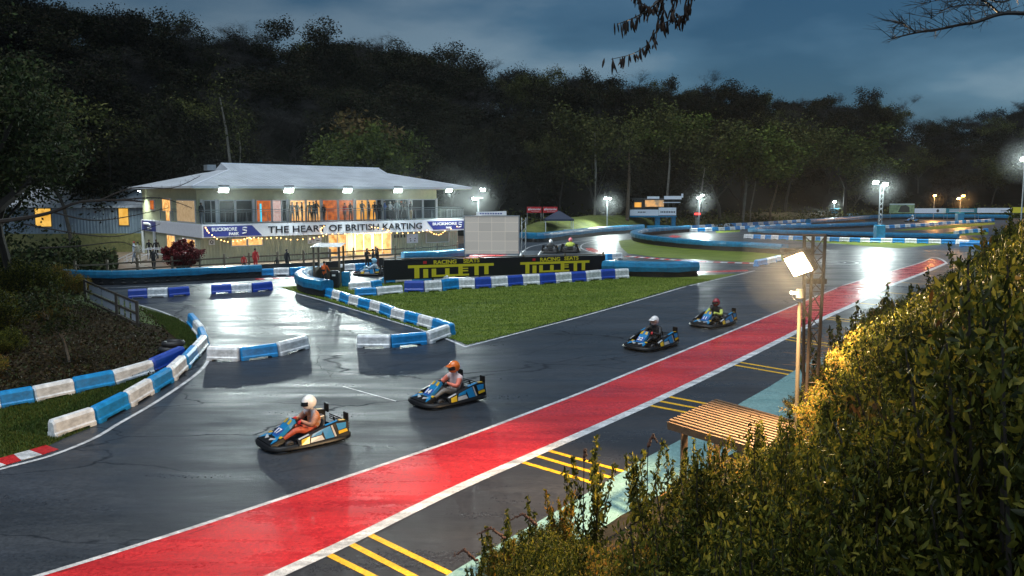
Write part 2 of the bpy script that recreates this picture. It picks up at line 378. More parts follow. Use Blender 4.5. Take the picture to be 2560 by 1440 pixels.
stripe('road_marking', [(1740, 684), (1880, 678)], .08, .006, P_WHITE); stripe('road_marking', [(1740, 677), (1868, 674)], .08, .006, P_WHITE)
psheet('painted_strip', [(1150, 640), (1230, 634), (1290, 624), (1300, 632), (1240, 642), (1160, 647)], .005, P_RED)
TM = wet('rubber_smear', ((.16, .012, .014), (.26, .016, .018)), (.25, .5), .5, scale=1.5)
for k in range(20):
    u = .06+.9*k/20+rnd.uniform(-.015, .015); q = tp[int(u*(len(tp)-1))]; q2 = bp_[int(u*(len(bp_)-1))]; o_ = q+(q2-q).normalized()*rnd.uniform(.12, .45); d_ = (tp[int(u*(len(tp)-1))]-tp[max(0, int(u*(len(tp)-1))-1)]).normalized()
    stripe('tyre_mark', [o_, o_+d_*rnd.uniform(.15, .6)+Vector((0, rnd.uniform(-.05, .05)))], rnd.uniform(.03, .07), .0045, TM, 1, px=False)
# painted ring emblem on the straight
c0 = at(2056, 655); rg = MB()
for r0, r1 in ((2.55, 2.8), (1.7, 1.85)):
    for i in range(40):
        a, b_ = 2*math.pi*i/40, 2*math.pi*(i+1)/40
        rg.add([(c0.x+q*math.cos(t), c0.y+q*math.sin(t), .007) for q, t in ((r0, a), (r1, a), (r1, b_), (r0, b_))], [(0, 1, 2, 3)])
for a in (.3, 1.2, 2.4, 3.3, 4.4, 5.4):
    rg.add([(c0.x+q*math.cos(t), c0.y+q*math.sin(t), .007) for q, t in ((.2, a), (1.55, a-.14), (1.55, a+.14), (.4, a+.5))], [(0, 1, 2, 3)])
rg.build('road_marking', P_WHITE)['kind'] = 'structure'
# yellow bay lines
for a, b_ in (((800, 1376), (1010, 1480)), ((857, 1350), (1120, 1486)), ((905, 1328), (1240, 1490)), ((1307, 1156), (1540, 1224)), ((1342, 1140), (1560, 1204)), ((1373, 1127), (1580, 1185)),
              ((1621, 1013), (1740, 1036)), ((1643, 1002), (1770, 1026)), ((1667, 991), (1790, 1014)), ((1826, 911), (1980, 938)), ((1838, 904), (1990, 930)),
              ((1958, 848), (2080, 868)), ((1966, 842), (2090, 862)), ((2060, 797), (2150, 808)), ((2068, 793), (2160, 803)), ((2140, 757), (2240, 767)), ((2200, 730), (2290, 738)), ((2250, 706), (2330, 712))):
    stripe('road_marking', [a, b_], .15, .0065, P_YEL, 1)
# pale painted pavement by the pit wall
psheet('pavement', [(980, 1540), (1138, 1442), (1215, 1395), (1447, 1259), (1608, 1160), (1744, 1088), (1858, 1013), (1920, 978), (2040, 900), (2150, 905), (2050, 1010), (1800, 1180), (1680, 1262), (1600, 1320), (1440, 1440), (1300, 1560)], .13, P_TURQ, thick=.2)

CRK = mat('crack_tar', (.004, .004, .005), .8)
def crack(pts, w=.035, jit=.12, seed=0):
    g = random.Random(seed); P = smoothline([at(*p) for p in pts], 14); P = [p+Vector((g.gauss(0, jit*.5), g.gauss(0, jit))) for p in P]; stripe('tarmac_crack', P, w*.36, .0035, CRK, 1, px=False)
crack([(750, 961), (925, 928), (1165, 872), (1330, 840)], .05, .02, 1)
crack([(1510, 780), (1480, 806), (1440, 818), (1425, 848), (1370, 868), (1285, 893)], .04, .09, 2); 
crack([(610, 752), (560, 768), (600, 765), (720, 752)], .05, .1, 5); crack([(560, 830), (680, 835), (760, 842), (800, 870), (795, 905), (830, 940)], .05, .12, 6)
crack([(720, 790), (800, 800), (870, 790)], .05, .15, 7); crack([(560, 790), (650, 797), (700, 822), (790, 818), (850, 822)], .05, .15, 8); crack([(760, 842), (840, 838), (960, 850)], .045, .1, 9)
crack([(570, 772), (660, 776), (760, 764)], .05, .15, 10); crack([(1930, 735), (1880, 765), (1720, 790), (1600, 830)], .03, .1, 11)
stripe('road_marking', [(857, 966), (990, 1003)], .05, .0055, P_WHITE)
# kerbs: raised painted blocks
def kerb(pts, n, w, cols, label, h=.045, group=None):
    P = smoothline([at(*p) for p in pts], 8); ln = [0]
    for i in range(1, len(P)): ln.append(ln[-1]+(P[i]-P[i-1]).length)
    def pos(s_):
        for i in range(1, len(P)):
            if ln[i] >= s_: t = (s_-ln[i-1])/max(1e-6, ln[i]-ln[i-1]); return P[i-1].lerp(P[i], t), (P[i]-P[i-1]).normalized()
        return P[-1], (P[-1]-P[-2]).normalized()
    b = MB()
    for k in range(n):
        b.m = k % len(cols)
        (a, da), (c, dc) = pos(ln[-1]*k/n), pos(ln[-1]*(k+1)/n)
        na, nc = Vector((-da.y, da.x))*w/2, Vector((-dc.y, dc.x))*w/2
        q = [a+na, a-na, c-nc, c+nc]
        vs = [(v.x, v.y, G(v.y)+.004) for v in q]+[(v.x, v.y, G(v.y)+z) for v, z in zip(q, (h, .015, .015, h))]
        b.add(vs, [(4, 5, 6, 7), (0, 4, 7, 3), (1, 2, 6, 5), (0, 1, 5, 4), (3, 7, 6, 2)])
    o = b.build('kerb', cols); tag(o, label, 'kerb', group, None); return o
kerb([(-190, 1222), (0, 1158), (70, 1139), (130, 1120)], 7, .55, [P_RED, P_WHITE], 'red and white kerb at the corner of the lower left lawn')
kerb([(1565, 641), (1640, 647), (1723, 653), (1820, 657), (1892, 659)], 22, .5, [P_RED, P_WHITE], 'long red and white kerb below the middle grass island')
kerb([(640, 699), (720, 695), (800, 691)], 8, .5, [P_RED, P_WHITE], 'short red and white kerb by the clubhouse bend')
kerb([(840, 684), (900, 681), (930, 680)], 4, .5, [P_RED, P_WHITE], 'short red and white kerb beside the white-suited kart driver')

#@@ BARRIERS
# ------------------------------------------------------------------ plastic barrier blocks
def block_mesh(m, name):
    b = MB(); ring_ = lambda x, s_, zb: [(x, y*s_, (z if z > .1 else zb)*1.0 if z <= .1 else z*(s_*.5+.5)) for y, z in
             ((-.21, .0), (-.21, .13), (-.165, .17), (-.15, .43), (-.09, .52), (.09, .52), (.15, .43), (.165, .17), (.21, .13), (.21, .0))]
    xs = [(-.5, .74, .0), (-.47, 1, .0), (-.32, 1, .0), (-.29, 1, .07), (.29, 1, .07), (.32, 1, .0), (.47, 1, .0), (.5, .74, .0)]
    vs = []; fs = []; n = 10
    for x, s_, zb in xs: vs += ring_(x, s_, zb)
    for i in range(len(xs)-1):
        for j in range(n): fs.append((i*n+j, i*n+(j+1) % n, (i+1)*n+(j+1) % n, (i+1)*n+j))
    fs.append(tuple(range(n))[::-1]); fs.append(tuple((len(xs)-1)*n+j for j in range(n)))
    b.add(vs, fs); me = bpy.data.meshes.new(name); me.from_pydata(b.v, [], b.f); me.materials.append(m)
    bm = bmesh.new(); bm.from_mesh(me); bmesh.ops.recalc_face_normals(bm, faces=bm.faces[:]); bm.to_mesh(me); bm.free()
    return me
BM = {'W': block_mesh(WHITE, 'barrier_block'), 'B': block_mesh(BLUE, 'barrier_block'), 'D': block_mesh(NAVY, 'barrier_block')}
CN = {'W': 'white', 'B': 'light blue', 'D': 'dark blue'}
ORD = ['first', 'second', 'third', 'fourth', 'fifth', 'sixth', 'seventh', 'eighth', 'ninth', 'tenth', 'eleventh', 'twelfth', 'thirteenth', 'fourteenth', 'fifteenth', 'sixteenth',
       'seventeenth', 'eighteenth', 'nineteenth', 'twentieth']
def place_block(a, c, col, label, group, hs=1.0, ws=1.0):
    a, c = Vector(a), Vector(c); d = c-a; mid = (a+c)/2
    o = bpy.data.objects.new('barrier_block', BM[col]); link(o)
    o.location = (mid.x, mid.y+.17, (a.z+c.z)/2+.008); o.rotation_euler = (0, -math.asin(max(-1, min(1, d.z/d.length))), math.atan2(d.y, d.x))
    o.scale = (d.length*.985, ws*rnd.uniform(.95, 1.05), hs*rnd.uniform(.96, 1.03)); o.rotation_euler.z += rnd.gauss(0, .02); o.rotation_euler.x = rnd.gauss(0, .012); return tag(o, label, 'barrier block', group)
def row(pts, cols, where, group, hs=1.0, off=0):
    for k in range(len(cols)):
        o_ = ORD[k] if k < 20 else 'further'
        place_block(at(*pts[k]), at(*pts[k+1]), cols[k], f"{CN[cols[k]]} plastic barrier block, {o_} {where}", group, hs)
def autorow(pts, n, cols, label, group, hs=1.0, ordinal=True):
    P = smoothline([at(*p) for p in pts], 8); ln = [0]
    for i in range(1, len(P)): ln.append(ln[-1]+(P[i]-P[i-1]).length)
    def pos(s_):
        for i in range(1, len(P)):
            if ln[i] >= s_-1e-6: return P[i-1].lerp(P[i], (s_-ln[i-1])/max(1e-6, ln[i]-ln[i-1]))
        return P[-1]
    for k in range(n):
        a, c = pos(ln[-1]*k/n), pos(ln[-1]*(k+1)/n); cc = cols[k % len(cols)]
        place_block((a.x, a.y, G(a.y)), (c.x, c.y, G(c.y)), cc, label.format(CN[cc]), group+' ('+CN[cc]+')', hs)
row([(120, 1100), (226, 1064), (309, 1022), (370, 987), (418, 957), (455, 925), (482, 897), (507, 868), (500, 846), (489, 828), (474, 810)], 'WBWBWBWBWB',
    'from the lower end, curved lawn row', 'curved barrier row on the lower left lawn')
row([(-112, 1046), (-8, 1024), (77, 1009), (178, 987), (279, 966), (373, 936), (452, 900)], 'WBWBWD', 'in the row beside the dark earth bank', 'outer barrier row by the earth bank')
row([(515, 903), (597, 904), (691, 892), (766, 872)], 'WBW', 'of three on the slip road by the curved row', 'barrier blocks across the slip road')
row([(891, 870), (976, 870), (1065, 861), (1121, 842)], 'WBW', 'of three before the grass island tip', 'barrier blocks at the island tip')
row([(817, 743), (833, 748), (853, 754), (876, 762), (900, 769), (929, 777), (954, 785), (982, 796), (1016, 806), (1049, 815), (1084, 825), (1132, 840)], 'BWBWBWBWBWB',
    'in the row along the slip road lawn edge', 'barrier row along the lawn edge')
row([(526, 736), (577, 733), (628, 731), (679, 726)], 'DWD', 'of three on the far end of the slip road', 'short barrier row nearest the hut')
row([(317, 748), (366, 745), (418, 743), (471, 738)], 'DWD', 'of three below the long blue tyre wall', 'short barrier row under the trees')
row([(1010, 731), (1060, 731), (1103, 728), (1145, 723), (1187, 722), (1227, 720), (1268, 717), (1305, 714), (1348, 712), (1387, 709), (1427, 706), (1464, 704), (1500, 700), (1536, 698), (1571, 696)],
    'DWBWDWDWDWDWDW', 'in the row below the black racing sign', 'barrier row below the black sign', 1.25)
row([(886, 742), (940, 739), (1005, 733)], 'BW', 'at the near end of the sign row', 'barrier row below the black sign', .9)
row([(871, 725), (926, 721), (950, 717)], 'WB', 'on the grass beside the marshal hut', 'blocks behind the sign posts', .8)
row([(955, 709), (985, 707), (1028, 705), (1080, 704), (1120, 703)], 'BWBW', 'partly hidden under the black sign', 'blocks behind the sign posts', .7)
row([(644, 692), (682, 690), (722, 689), (763, 686), (797, 684)], 'BWBW', 'between the tyre wall and the hut', 'blocks on the far side of the bend')
row([(848, 679), (886, 677), (927, 674)], 'WB', 'between the hut and the black sign', 'blocks on the far side of the bend')
row([(1890, 667), (1916, 662), (1936, 657), (1950, 653)], 'BWB', 'of three left of the lit floodlight', 'short row at the end of the curved tyre wall')
row([(1515, 650), (1528, 649), (1553, 647)], 'BW', 'just beyond the right end of the black sign', 'blocks at the sign end')
xs = [265, 345, 405, 440, 490, 550, 635, 670, 770, 855, 895, 970, 1050, 1135, 1220, 1300, 1390, 1485, 1585, 1685, 1780, 1885, 2005, 2120, 2210]
pts = [(1780+x/3.282, 440+np.interp(x, [265, 1220, 2000, 2210], [513, 545, 560, 570])/3.282) for x in xs]
row(pts, 'WB'*12, 'along the far straight\'s small lawn', 'long barrier row behind the far straight lawn')
row([(2400, 617), (2455, 618), (2510, 620)], 'BB', 'beside the bushes at the far end of the straight', 'blue blocks near the bushes')
autorow([(1712, 573), (1780, 569), (1950, 559), (2121, 548)], 34, 'WB', '{} block in the farthest long barrier row below the woods', 'far barrier row below the woods')
autorow([(1724, 580), (1800, 577), (1900, 571), (2027, 565)], 22, 'WB', '{} block in the barrier row joined to the curved tyre wall', 'far barrier row joined to the tyre wall')
autorow([(2208, 572), (2300, 566), (2400, 559), (2485, 553)], 26, 'WB', '{} block in the barrier row right of the tall lit mast', 'far barrier row beside the mast')
autorow([(2388, 587), (2420, 583), (2470, 580)], 8, 'WB', '{} block in the short far row near the right bushes', 'short far barrier row')
autorow([(1306, 604), (1330, 596), (1375, 590)], 5, 'WB', '{} block beside the navy gazebo', 'blocks by the gazebo')

# tyre walls: stacked tyres under a blue sheet
def tyre_wall(pts, w, h, label, cov=.45, tyres=True, px=True, cm=None):
    P = smoothline([at(*p) for p in pts], 5); t = thing('tyre_wall', (P[0].x, P[0].y, G(P[0].y)), label, 'tyre wall', 'blue covered tyre walls')
    off = Vector((P[0].x, P[0].y, G(P[0].y)))
    seg = [0]
    for i in range(1, len(P)): seg.append(seg[-1]+(P[i]-P[i-1]).length)
    def pos(s_):
        for i in range(1, len(P)):
            if seg[i] >= s_-1e-6: return P[i-1].lerp(P[i], (s_-seg[i-1])/max(1e-6, seg[i]-seg[i-1])), (P[i]-P[i-1]).normalized()
        return P[-1], (P[-1]-P[-2]).normalized()
    b = MB(); k = max(2, int(seg[-1]/.62)); lo = max(.15, h*(1-cov))
    for i in range(k):
        p, d = pos(seg[-1]*(i+.5)/k); nl = max(1, int(round(lo/.22)))
        p = p+Vector((0, w/2)); z0 = G(p.y)
        for q in range(nl): b.ring((p.x-off.x, p.y-off.y, z0-off.z+(q+.5)*lo/nl), .20, .115, 10, 5, sz=1.0*lo/nl/.23)
        b.tube([(p.x-off.x, p.y-off.y, z0-off.z+.01), (p.x-off.x, p.y-off.y, z0-off.z+lo)], .25, 8)
    Q = [pos(seg[-1]*i/(k+1)) for i in range(k+2)]; vs = []
    for p, d in Q: nn = Vector((-d.y, d.x)); p = p+Vector((0, w/2)); [vs.append((p.x-nn.x*a-off.x, p.y-nn.y*a-off.y, G(p.y)-off.z+z)) for a, z in ((w*.36, .01), (w*.36, lo), (-w*.36, lo), (-w*.36, .01))]
    b.add(vs, [(i*4+j, i*4+j+1, i*4+j+5, i*4+j+4) for i in range(k+1) for j in range(3)]+[(0, 1, 2, 3), tuple((k+1)*4+j for j in (3, 2, 1, 0))])
    b.build('tyre_stack', RUBBER, t, smooth=True)
    c = MB(); n = max(3, int(seg[-1]/.8)); rr = random.Random(int(pts[0][0]))
    prof = [(-.5, 0), (-.53, .5), (-.48, .92), (-.3, 1.0), (0, 1.04), (.3, 1.0), (.48, .92), (.53, .5), (.5, 0)]
    vs = []; fs = []; m_ = len(prof)
    for i in range(n+1):
        p, d = pos(seg[-1]*i/n); p = p+Vector((0, w/2)); nn = Vector((-d.y, d.x)); j = 1+rr.uniform(-.07, .07); drop = rr.uniform(-.05, .03)
        for a, z in prof:
            q = p-nn*a*w*j; vs.append((q.x-off.x, q.y-off.y, G(p.y)-off.z+h*(1-cov)+z*h*cov+(drop if z == 0 else (drop*.3 if z > .9 else 0))))
    for i in range(n):
        for j in range(m_-1): fs.append((i*m_+j, i*m_+j+1, (i+1)*m_+j+1, (i+1)*m_+j))
    fs.append(tuple(range(m_))); fs.append(tuple(n*m_+j for j in range(m_))[::-1])
    c.add(vs, fs); c.build('sheet_cover', cm or COVER, t)
    rb = MB()
    for i in range(1, n, 2):
        p, d = pos(seg[-1]*i/n); p = p+Vector((0, w/2)); nn = Vector((-d.y, d.x))
        P_ = [p-nn*a*w*1.09 for a, z in prof]
        rb.tube([(q.x-off.x, q.y-off.y, G(p.y)-off.z+h*(1-cov)+z*h*cov+.012) for q, (a, z) in zip(P_, prof)], .008, 4)
    rb.build('tie_rope', mat('tie_rope', (.02, .10, .22), .6), t)
    return t
tyre_wall([(145, 708), (250, 713), (360, 710), (500, 702), (648, 694)], .7, .85, 'long straight tyre wall under blue sheets in front of the rail fence', .5)
tyre_wall([(790, 704), (758, 712), (750, 726), (774, 737), (815, 745)], .8, .95, 'bulky curved tyre wall with wet blue cover beside the marshal hut', .55)
tyre_wall([(1306, 604), (1345, 606), (1398, 600), (1500, 588), (1606, 580)], .8, 1.1, 'tyre wall with light blue cover in front of the gazebo', .6)
tyre_wall([(1966, 637), (1871, 630), (1820, 628), (1733, 622), (1670, 616), (1612, 608), (1586, 599), (1602, 591), (1650, 586), (1721, 580)], .9, .95, 'hairpin tyre wall curving round the middle grass island', .5)
tyre_wall([(2400, 604), (2345, 602), (2190, 598), (1990, 592), (1900, 588), (1884, 584), (1950, 578), (2080, 573), (2190, 568)], .9, .85, 'long hairpin tyre wall behind the striped block row', .55)
tyre_wall([(2022, 564), (2121, 556), (2200, 550), (2300, 548), (2530, 550)], 1.0, 1.1, 'far tyre wall running behind the tall lit mast', .6)
tyre_wall([(2118, 549), (2200, 543), (2370, 542), (2640, 543)], 1.0, 1.2, 'farthest blue tyre wall under the advertising banners', .8)
tyre_wall([(1515, 690), (1600, 693), (1660, 695), (1738, 692)], 1.6, 1.0, 'short broad tyre wall with sagging blue tarpaulin right of the black sign', .62, cm=COVER)
tyre_wall([(1005, 652), (1080, 649), (1165, 642)], 1.0, .7, 'tyre wall with pale blue tarpaulin below the clubhouse shutters', .8)
tyre_wall([(1618, 577), (1676, 577)], 1.0, .8, 'short tyre wall under the race control tower', .6)
tw = MB(); tw.ring((0, 0, .12), .36, .13, 22, 8); tw.ring((.08, .05, .34), .34, .12, 22, 8)
tw = tw.build('tyre_pile', RUBBER, None, at(428, 880), smooth=True); tag(tw, 'two big loose tyres lying behind the curved barrier row', 'tyres')

# black board fence behind the far blocks
def board(p0, p1, h, m, name, label, cat, z=0, th=.08):
    a, c = at(*p0), at(*p1); d = c-a; t = MB()
    t.box((0, 0, h/2), (d.length, th, h))
    o = t.build(name, m, None, ((a+c)/2)+Vector((0, 0, z)), bevel=.01); o.rotation_euler = (0, 0, math.atan2(d.y, d.x)); return tag(o, label, cat)
board((648, 688), (800, 681), .75, BLACKM, 'board_fence', 'black board fence behind the blocks between tyre wall and hut', 'fence')
board((815, 680), (960, 668), .75, BLACKM, 'board_fence', 'black board fence behind the white-suited kart driver', 'fence')

# rail fence
def rail_fence(pts, h, label, rails=(.45, .8), pw=.13, m=WOOD, parent_label=None):
    P = [at(*p) for p in pts]; o = P[0]; t = thing('rail_fence', o, label, 'fence')
    for p in P: MB().box((p.x-o.x, p.y-o.y, p.z-o.z+h/2+.03), (pw, pw, h+.06), rz=rnd.uniform(-.2, .2)).build('post', m, t)
    for i in range(len(P)-1):
        for z in rails:
            b = MB().bar(P[i]-o+Vector((0, -.08, z*h)), P[i+1]-o+Vector((0, -.08, z*h+rnd.uniform(-.03, .03))), .04, .1)
            b.build('rail', m, t)
    return t
rail_fence([(190, 700), (270, 696), (345, 690), (432, 686), (501, 682), (562, 678), (624, 674), (695, 670), (760, 666), (826, 662), (884, 657), (940, 654), (989, 651), (1039, 648), (1093, 644), (1144, 638)], 1.2,
           'long weathered post and rail fence in front of the clubhouse')
rail_fence([(1315, 560), (1350, 557), (1400, 556), (1450, 555), (1500, 554), (1550, 553), (1600, 552)], 1.9, 'wire fence with tall thin posts on the far grass bank', (.5, .97), .09, STEEL)

# gate-like fence with panes beside the left bank
WOODK = mat('dark_wet_wood', (.035, .026, .018), .7, var=.4)
a = at(345, 818); c = at(215, 755); t = thing('trellis_fence', a, 'dark wooden fence with white translucent panes beside the left earth bank', 'fence')
dv = (c-a)
for k in (0, .36, 1): MB().box(dv*k+Vector((0, 0, .6)), (.12, .12, 1.25)).build('post', WOODK, t)
for z in (1.15, .62, .12): MB().bar(Vector((0, 0, z)), dv+Vector((0, 0, z)), .05, .1).build('rail', WOODK, t)
for k in (.03, .13, .23, .39, .66):
    for z in (.40, .88):
        w_ = .07 if k < .3 else .25
        p, q = dv*k, dv*(k+w_); MB().add([p+Vector((0, 0, z-.17)), q+Vector((0, 0, z-.17)), q+Vector((0, 0, z+.17)), p+Vector((0, 0, z+.17)), p+Vector((0, .01, z-.17)), q+Vector((0, .01, z-.17)), q+Vector((0, .01, z+.17)), p+Vector((0, .01, z+.17))],
            [(0, 1, 2, 3), (7, 6, 5, 4), (0, 4, 5, 1), (3, 2, 6, 7)]).build('pane', mat('milky_sheet', (.28, .31, .36), .5), t)

#@@ SIGN
# ------------------------------------------------------------------ TILLETT sign
A = atY(960, 701, 52.0); B = atY(1513, 677, 60.0); dv = B-A; Lb = Vector((dv.x, dv.y)).length
t = thing('sign_board', (A.x, A.y, 0), 'long black racing seats sign with big yellow lettering on posts', 'sign', rz=math.atan2(dv.y, dv.x))
SB = t; zb0, zb1, zt0, zt1 = A.z, B.z, A.z+1.27, B.z+1.12
def bq(b, x0, x1, f0, f1, y0, y1):     # slab between board fractions f0..f1 of height
    def zz(x, f): k = x/Lb; lo = zb0+(zb1-zb0)*k; hi = zt0+(zt1-zt0)*k; return lo+(hi-lo)*f
    vs = [(x0, y0, zz(x0, f0)), (x1, y0, zz(x1, f0)), (x1, y0, zz(x1, f1)), (x0, y0, zz(x0, f1)), (x0, y1, zz(x0, f0)), (x1, y1, zz(x1, f0)), (x1, y1, zz(x1, f1)), (x0, y1, zz(x0, f1))]
    b.add(vs, [(0, 1, 2, 3), (5, 4, 7, 6), (4, 0, 3, 7), (1, 5, 6, 2), (3, 2, 6, 7), (4, 5, 1, 0)])
b = MB(); bq(b, 0, Lb, 0, 1, 0, .05); b.build('panel', BLACKM, t)
for x in (.1, Lb*.2, Lb*.4, Lb*.6, Lb*.8, Lb-.1): MB().box((x, .12, .75), (.1, .1, 1.5)).build('post', WOOD, t)
MB().bar((0, .1, zt0+.06), (Lb, .1, zt1+.06), .12, .06).build('top_rail', WOOD, t)
fx = Lb/1728.0
for X0, X1 in ((228, 858), (1068, 1648)):
    X0 = (X0-62)*fx; X1 = (X1-62)*fx; w = (X1-X0); s_ = lambda u: X0+w*u
    b = MB(); y0, y1 = -.014, 0
    bq(b, s_(0), s_(1), .56, .70, y0, y1)                       # the long top bar
    for u0, u1, f0, f1 in ((.07, .125, .04, .56), (.17, .225, .04, .49), (.265, .315, .07, .49), (.315, .70, .07, .17), (.42, .47, .17, .49), (.575, .625, .17, .56), (.625, .69, .30, .37), (.625, .69, .43, .49),
                           (.765, .815, .07, .56), (.885, .935, .10, .56)): bq(b, s_(u0), s_(u1), f0, f1, y0, y1)
    b.build('lettering', YEL, t)
    kz = (X0+w*.55)/Lb; zc = zb0+(zb1-zb0)*kz; zh = (zt0-zb0)*(1-kz)+(zt1-zb1)*kz
    text('RACING', .35, t, upright((s_(.42), -.008, zc+zh*.83)), YEL, bold=.008, sxl=1.25)
    text('SEATS', .35, t, upright((s_(.73), -.008, zc+zh*.84)), YEL, bold=.008, sxl=1.25)
    b = MB(); bq(b, s_(.17), s_(.21), .76, .90, -.012, 0); b.build('emblem', REDP, t)

#@@ BUILDING
# ------------------------------------------------------------------ clubhouse
U = Vector((math.cos(BA), math.sin(BA), 0)); Nn = Vector((-math.sin(BA), math.cos(BA), 0))
BW, BD = 24.7, 18.2
def lx(px, yl):      # local x on the line y=yl whose point shows at px
    k = (px-1280)/F; o = P0+Nn*yl
    return (k*(o.y*1.0)-o.x)/(U.x-k*U.y)
def clad(name, col, step=.25):
    m = bpy.data.materials.new(name); m.use_nodes = True; n, l = m.node_tree.nodes, m.node_tree.links; b = n['Principled BSDF']
    t = n.new('ShaderNodeTexCoord'); w = n.new('ShaderNodeTexWave'); w.wave_type = 'BANDS'; w.bands_direction = 'X'; w.wave_profile = 'SIN'
    w.inputs['Scale'].default_value = 1/step/3.14*1.0; l.new(t.outputs['Object'], w.inputs['Vector'])
    bp = n.new('ShaderNodeBump'); bp.inputs['Strength'].default_value = .8; bp.inputs['Distance'].default_value = .05; l.new(w.outputs['Fac'], bp.inputs['Height']); l.new(bp.outputs[0], b.inputs['Normal'])
    z = n.new('ShaderNodeTexNoise'); z.inputs['Scale'].default_value = .7; z.inputs['Detail'].default_value = 6; l.new(t.outputs['Object'], z.inputs['Vector'])
    r = n.new('ShaderNodeValToRGB'); l.new(z.outputs[0], r.inputs[0]); r.color_ramp.elements[0].position = .3; r.color_ramp.elements[1].position = .7
    r.color_ramp.elements[0].color = (*[c*.78 for c in col], 1); r.color_ramp.elements[1].color = (*[c*1.1 for c in col], 1)
    l.new(r.outputs[0], b.inputs['Base Color']); b.inputs['Roughness'].default_value = .5; return m
CLAD = clad('green_beige_cladding', (.48, .48, .32)); ROOFM = clad('grey_metal_roof', (.47, .49, .52), .4)
UPW = mat('upper_wall_render', (.58, .58, .36), .6, var=.12)
FRAMEW = mat('white_window_frame', (.66, .67, .68), .4)
GLASSD = mat('dark_glass', (.012, .02, .026), .08)
def lit(name, c1, c2, s_, scale=3):
    m = bpy.data.materials.new(name); m.use_nodes = True; n, l = m.node_tree.nodes, m.node_tree.links; b = n['Principled BSDF']
    t = n.new('ShaderNodeTexCoord'); z = n.new('ShaderNodeTexNoise'); z.inputs['Scale'].default_value = scale; z.inputs['Detail'].default_value = 4; l.new(t.outputs['Object'], z.inputs['Vector'])
    r = n.new('ShaderNodeValToRGB'); l.new(z.outputs[0], r.inputs[0]); r.color_ramp.elements[0].position = .35; r.color_ramp.elements[1].position = .62
    r.color_ramp.elements[0].color = (*c1, 1); r.color_ramp.elements[1].color = (*c2, 1)
    l.new(r.outputs[0], b.inputs['Emission Color']); b.inputs['Emission Strength'].default_value = s_; b.inputs['Base Color'].default_value = (.05, .04, .03, 1); return m
L_OR = lit('orange_lit_room', (.20, .03, .004), (.62, .15, .012), .8); L_WARM = lit('warm_lit_room', (.55, .20, .03), (1.0, .58, .20), 1.0, 2.2); L_YEL = lit('yellow_lit_room', (.65, .28, .03), (.9, .42, .06), .9, 1)
L_PINK = lit('pink_poster', (.75, .4, .35), (.95, .75, .7), .5, 9); L_CYAN = mat('cyan_light_bar', (.02, .3, .4), .4, emit=(.05, .65, .9), es=.8)
bd = thing('clubhouse', P0, 'two storey clubhouse with hipped grey roof, lit balcony and banner lettering', 'building', rz=BA)
# ground floor and upper floor walls
b = MB(); b.box((BW/2, .9+(BD-.9)/2, 1.55), (BW-.1, BD-.9, 3.1)); b.build('ground_floor_wall', CLAD, bd)
xr = lx(1095, 1.4)
b = MB(); b.box((xr/2, 1.4+(BD-1.4)/2, 4.75), (xr-.2, BD-1.45, 3.2)); b.build('upper_floor_wall', UPW, bd)
b = MB(); b.box((BW/2, BD/2-.01, 3.14), (BW+.02, BD, .14)); b.build('balcony_floor', PALEP, bd)
# fascia banner on front and left face
b = MB(); b.box((BW/2, -.06, 2.66), (BW+.1, .08, 1.0)); b.box((-.06, BD/2+.02, 2.66), (.08, BD, 1.0)); ban = b.build('banner', PALEP, bd)
xa, xb_ = lx(510, -.1), lx(645, -.1); xc, xd = lx(1072, -.1), lx(1162, -.1)
y_ = -.115
for q4 in ([(xa, y_, 2.24), (xb_+.35, y_, 2.24), (xb_-.45, y_, 3.08), (xa, y_, 3.08)], [(xc+.5, y_, 2.28), (xd, y_, 2.28), (xd, y_, 3.06), (xc-.2, y_, 3.06)], [(-.115, BD-.3, 2.2), (-.115, BD-5.2, 2.2), (-.115, BD-5.2, 3.12), (-.115, BD-.3, 3.12)]):
    MB().add(q4, [(0, 1, 2, 3)]).build('banner_panel', NAVYP, bd)
INK = mat('black_ink', (.015, .015, .02), .5); WINK = mat('white_ink', (.8, .8, .82), .5)
x0, x1 = lx(672, -.12), lx(1056, -.12)
tx = text('THE HEART OF BRITISH KARTING', .78, bd, upright(((x0+x1)/2, -.125, 2.65)), INK, bold=.012)
bpy.context.view_layer.update(); tx.scale = (tx.scale[0]*(x1-x0)/tx.dimensions.x, tx.scale[1], tx.scale[2])
text('BUCKMORE', .38, bd, upright((lx(562, -.1), -.125, 2.80)), WINK, bold=.008, sxl=1.0); text('PARK', .30, bd, upright((lx(585, -.1), -.125, 2.42)), WINK, bold=.012, sxl=1.1)
text('BUCKMORE', .34, bd, upright((lx(1112, -.1), -.125, 2.80)), WINK, bold=.012, sxl=1.5); text('PARK', .26, bd, upright((lx(1122, -.1), -.125, 2.42)), WINK, bold=.012)
for q in (lx(612, -.1), lx(1150, -.1)):
    b = MB(); b.tube([(q-.2, -.12, 2.45), (q+.12, -.12, 2.5), (q+.18, -.12, 2.66), (q-.15, -.12, 2.74), (q-.12, -.12, 2.92), (q+.22, -.12, 2.9)], .045, 5); b.build('emblem', WINK, bd)
b = MB(); b.tube([(-.12, BD-1.2, 2.85), (-.12, BD-2.6, 2.85), (-.12, BD-3.6, 2.75), (-.12, BD-3.7, 2.5), (-.12, BD-2.6, 2.42)], .13, 5); b.build('emblem', WINK, bd)
